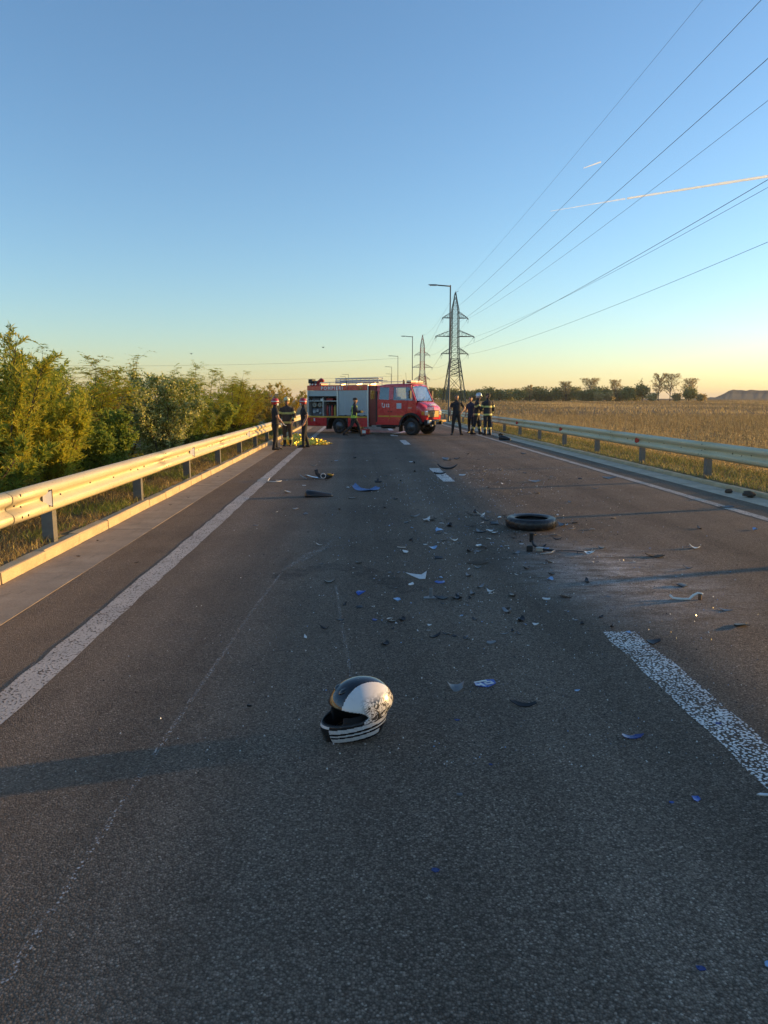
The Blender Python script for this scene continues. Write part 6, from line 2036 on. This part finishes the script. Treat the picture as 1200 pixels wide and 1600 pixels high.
# sticker piece: white glyph strokes on blue
t = thing('decal_shard', 'blue and white printed shard lying right of the helmet', 'shard', (0.765, 4.23, 0), R(22))
pm_ = settle(plate([(-.075, -.02), (-.01, -.05), (.06, -.03), (.075, .02), (.04, .05), (-.03, .045), (-.06, .02)], .003, 1.6))
pm_.build('plate', D_BLUE, t)
def onplate(x, y): return 0.0055 + 1.6 * x * x
for (x0, x1, y0, y1) in ((-.055, .03, .024, .038), (-.060, -.030, -.022, -.008), (.0, .05, -.026, -.016), (.036, .050, -.02, .012), (.0, .012, -.02, .012), (.0, .05, .004, .014), (-.03, -.018, -.03, .02)):
    zz = max(onplate(x0, 0), onplate(x1, 0))
    MB().box(x0, x1, y0, y1, zz - 0.003, zz).build('print', D_WHITE, t)
single('lever_blade', 'slim curved black blade lying right of the helmet', 'scrap', settle(plate([(-.075, .03), (-.03, .012), (.03, .006), (.075, .012), (.07, .028), (.02, .03), (-.04, .04)], .006, 4.0, 6.0), R(10)), D_BLACK, 0.92, 3.88, R(-6))
single('fairing_scrap', 'small crumpled tan and black scrap beside the printed shard', 'scrap', settle(plate(rpoly(rd, 7, .042, .8), .003, 16, -8), R(15)), D_GREY, 0.575, 4.15)
single('fairing_scrap', 'dark blue elongated shard near the lane dash, lower right', 'shard', settle(plate([(-.055, .0), (-.045, .018), (.0, .012), (.025, .02), (.06, .004), (.04, -.012), (-.045, -.014)], .004, 5.0), R(8)), D_NAVY, 1.39, 3.49)
blue_bits = [(1.45, 2.90, .028, D_BLUE, 'dark blue angular chip close to the lane dash, lower right'), (1.33, 2.88, .012, D_BLUE, 'tiny blue chip beside the angular one near the lane dash'), (0.62, 3.24, .015, D_NAVY, 'small navy chip below right of the helmet'), (0.28, 2.46, .018, D_NAVY, 'navy chip alone on dark asphalt below the helmet'),
             (1.29, 4.11, .018, D_SKY, 'light blue chip between printed shard and lane dash'), (1.03, 1.96, .018, D_NAVY, 'navy chip near the lower right corner'), (1.24, 1.97, .018, D_SKY, 'light blue chip cut by the right picture edge'), (0.53, 3.73, .014, D_NAVY, 'tiny navy chip left of the curved black blade'),
             (1.90, 3.63, .017, D_NAVY, 'navy chip lying on the white lane dash'), (0.13, 5.56, .024, D_NAVY, 'navy chip right of the thin scratch, above the helmet'), (0.77, 6.72, .05, D_BLUE, 'slim blue shard right of the triangular white shard'), (0.87, 8.34, .06, D_SKY, 'pale blue slim shard in the middle of the debris'), (2.16, 8.25, .055, D_SKY, 'light blue lens piece right of the handlebar')]
for x, y, r, mt, lab in blue_bits:
    single('fairing_chip', lab, 'chip', settle(plate(rpoly(rd, rd.randint(5, 7), r, rd.uniform(.45, .8)), .003, rd.uniform(2, 9)), rd.uniform(0, .25)), mt, x, y, rd.uniform(-.5, .5))
misc = [(1.755, 2.925, .026, D_WHITE, 'white plastic chip at the lower end of the lane dash'), (2.08, 4.94, .05, D_BLACK, 'dark pointed scrap right of the lane dash top'), (-0.61, 3.95, .016, D_BLACK, 'small dark lump left of the helmet'), (3.25, 7.79, .10, D_BROWN, 'brown and white strip on the sunlit right lane'),
        (5.44, 15.75, .16, D_BLACK, 'dark flat scrap left of the right edge line'), (5.86, 11.42, .17, D_BLACK, 'black angular scrap lying on the right edge line'), (3.69, 15.19, .16, D_GREY, 'long pale sliver on the sunlit right lane'), (0.44, 2.97, .012, D_GREY, 'pale pebble below right of the helmet'),
        (-0.13, 5.57, .04, D_BLACK, 'thin dark stick across the faint scratch'), (1.25, 7.52, .09, D_BROWN, 'reddish brown torn piece in the debris centre'), (1.73, 9.44, .05, D_WHITE, 'bright white chip left of the loose tyre'), (1.59, 9.35, .06, D_BLACK, 'dark wedge left of the white chip near the tyre'),
        (1.21, 5.84, .035, D_BROWN, 'brown scrap below the debris centre'), (1.62, 6.10, .03, D_WHITE, 'white chip below the handlebar'), (0.93, 4.97, .045, D_GREY, 'round grey smear-like flake above the printed shard'), (-0.97, 11.47, .045, D_METAL, 'small shiny metal part in the left lane'),
        (2.37, 16.55, .07, D_WHITE, 'white chip right of the second lane dash')]
for x, y, r, mt, lab in misc:
    single('debris_piece', lab, 'debris', settle(plate(rpoly(rd, rd.randint(5, 8), r, rd.uniform(.3, .6), .4), rd.uniform(.004, .012), rd.uniform(1, 5) * .05 / r), rd.uniform(0, .3)), mt, x, y, rd.uniform(-.3, .3))
def clod(r, seed):
    bm = bmesh.new(); bmesh.ops.create_icosphere(bm, subdivisions=2, radius=r)
    for v in bm.verts:
        v.co *= 1 + 0.4 * mnoise.noise(v.co * (3.0 / r) * .35 + Vector((seed, 0, 0)))
        v.co.z *= 0.55
    m = MB(); m.bm(bm); return settle(m)
single('earth_clod', 'larger brown clod lying at the right kerb', 'clod', clod(.11, 2), D_BROWN, 6.85, 12.6)
single('earth_clod', 'smaller brown clod behind the larger one at the right kerb', 'clod', clod(.075, 5), D_BROWN, 6.8, 13.2)
t = thing('boot', 'dark boot lying on the right edge line near the firefighters', 'boot', (6.15, 30.6, 0), R(-25))
MB().loft([[(x, wv * math.cos(a), zc + hh * math.sin(a)) for a in np.linspace(0, 2 * PI, 10, endpoint=False)] for x, wv, zc, hh in ((-.24, .07, .13, .10), (-.10, .08, .12, .11), (.02, .085, .10, .095), (.14, .08, .075, .07), (.24, .05, .055, .05))]).build('upper', D_BLACK, t)
MB().box(-.22, .24, -.07, .07, .0, .03, .008).build('sole', D_GREY, t)
MB().tube([(-.27, 0, .22), (-.2, .06, .28), (-.1, .04, .24)], .04, 7).build('cuff', D_BROWN, t)

# --- many small chips: single pieces, alike ones share a label
kinds = [('white_chip', 'tiny white plastic chip among the crash debris', D_WHITE, 'white chips', 70), ('black_chip', 'tiny black plastic chip among the crash debris', D_BLACK, 'black chips', 190), ('grey_chip', 'tiny grey plastic chip among the crash debris', D_GREY, 'grey chips', 90), ('blue_chip', 'tiny blue paint chip among the crash debris', D_SKY, 'blue chips', 22)]
for nm, lab, mt, grp, n in kinds:
    meshes = [settle(plate(rpoly(rd, rd.randint(4, 7), 1.0, rd.uniform(.35, .8), .4), .12, rd.uniform(-.3, .6)), rd.uniform(0, .2)).data(nm, mt) for _ in range(6)]
    for k in range(n):
        if rd.random() < 0.68:      # the dense fan from the tyre towards the helmet
            y = 4.6 + 6.5 * rd.random() ** 0.8
            x = rd.gauss(0.95 + 0.16 * (y - 6), 0.75)
        else:
            y = 5 + 19 * rd.random()
            x = rd.uniform(-1.6, 5.4) if y > 9 else rd.uniform(0.2, 4.2)
        r = rd.choice([.011, .014, .018, .024, .034, .045]) * rd.uniform(.8, 1.2) * (0.8 + 0.07 * y)
        o = put(nm, meshes[rd.randrange(6)], None, (x, y, 0), (0, 0, rd.uniform(0, 6.28)), (r, r * rd.uniform(.5, 1), r))
        tag(o, lab, 'chip', grp)
# --- splinters and grit nobody could count
rng = np.random.default_rng(8)
n = 3200
y = 3.2 + 15 * rng.uniform(0, 1, n) ** 1.5
x = rng.normal(1.3 + 0.12 * (y - 6), 1.15, n)
k = (x > -1.7) & (x < 5.6); x, y = x[k], y[k]; n = len(x)
r = rng.uniform(.0025, .007, n) * (0.7 + .07 * y)
P = np.c_[x, y, r * 0.5]
base = np.array([[1, 0, 0], [-.5, .87, 0], [-.5, -.87, 0], [0, 0, 1.2]])
a = rng.uniform(0, 6.28, n)
rotb = np.stack([np.stack([np.cos(a), -np.sin(a), 0 * a], 1), np.stack([np.sin(a), np.cos(a), 0 * a], 1), np.stack([0 * a, 0 * a, 1 + 0 * a], 1)], 1)
V = (P - np.c_[0 * x, 0 * x, r * 0.45])[:, None, :] + np.einsum('nij,kj->nki', rotb, base) * r[:, None, None]
F = (np.arange(n) * 4)[:, None, None] + np.array([[0, 1, 3], [1, 2, 3], [2, 0, 3]])[None]
tag(np_obj('debris_grit', V.reshape(-1, 3), F.reshape(-1, 3), [D_WHITE, D_GREY, D_BLACK, D_SKY, D_BROWN], midx=np.repeat(rng.choice(5, n, p=[.30, .28, .28, .06, .08]), 3)), 'fine splinters and grit scattered over the road', 'grit', kind='stuff')
# --- dry leaves blown along the left gutter
for k in range(9):
    single('dry_leaf', 'small curled dry leaf lying in the left gutter', 'leaf', settle(plate([(-.03, 0), (-.01, .014), (.02, .012), (.035, 0), (.02, -.012), (-.01, -.014)], .001, 9, 20)), D_BROWN, rd.uniform(-3.2, -2.2), 5.5 + rd.random() * 12, rd.uniform(0, 6), 'dry leaves in the gutter', 0.006)

# ================================================================== AIR
def haze():
    m = bpy.data.materials.new('haze_air'); m.use_nodes = True
    nt = m.node_tree; nt.nodes.clear()
    out = nt.nodes.new('ShaderNodeOutputMaterial')
    v = nt.nodes.new('ShaderNodeVolumePrincipled')
    v.inputs['Color'].default_value = (0.92, 0.92, 0.92, 1)
    v.inputs['Density'].default_value = 0.00013
    v.inputs['Anisotropy'].default_value = 0.0
    nt.links.new(v.outputs[0], out.inputs['Volume'])
    o = MB().box(-6300, 6300, -300, 8300, -3, 62).build('haze', m)
    tag(o, 'thin evening haze hanging over the whole plain', 'haze', kind='stuff')
haze()
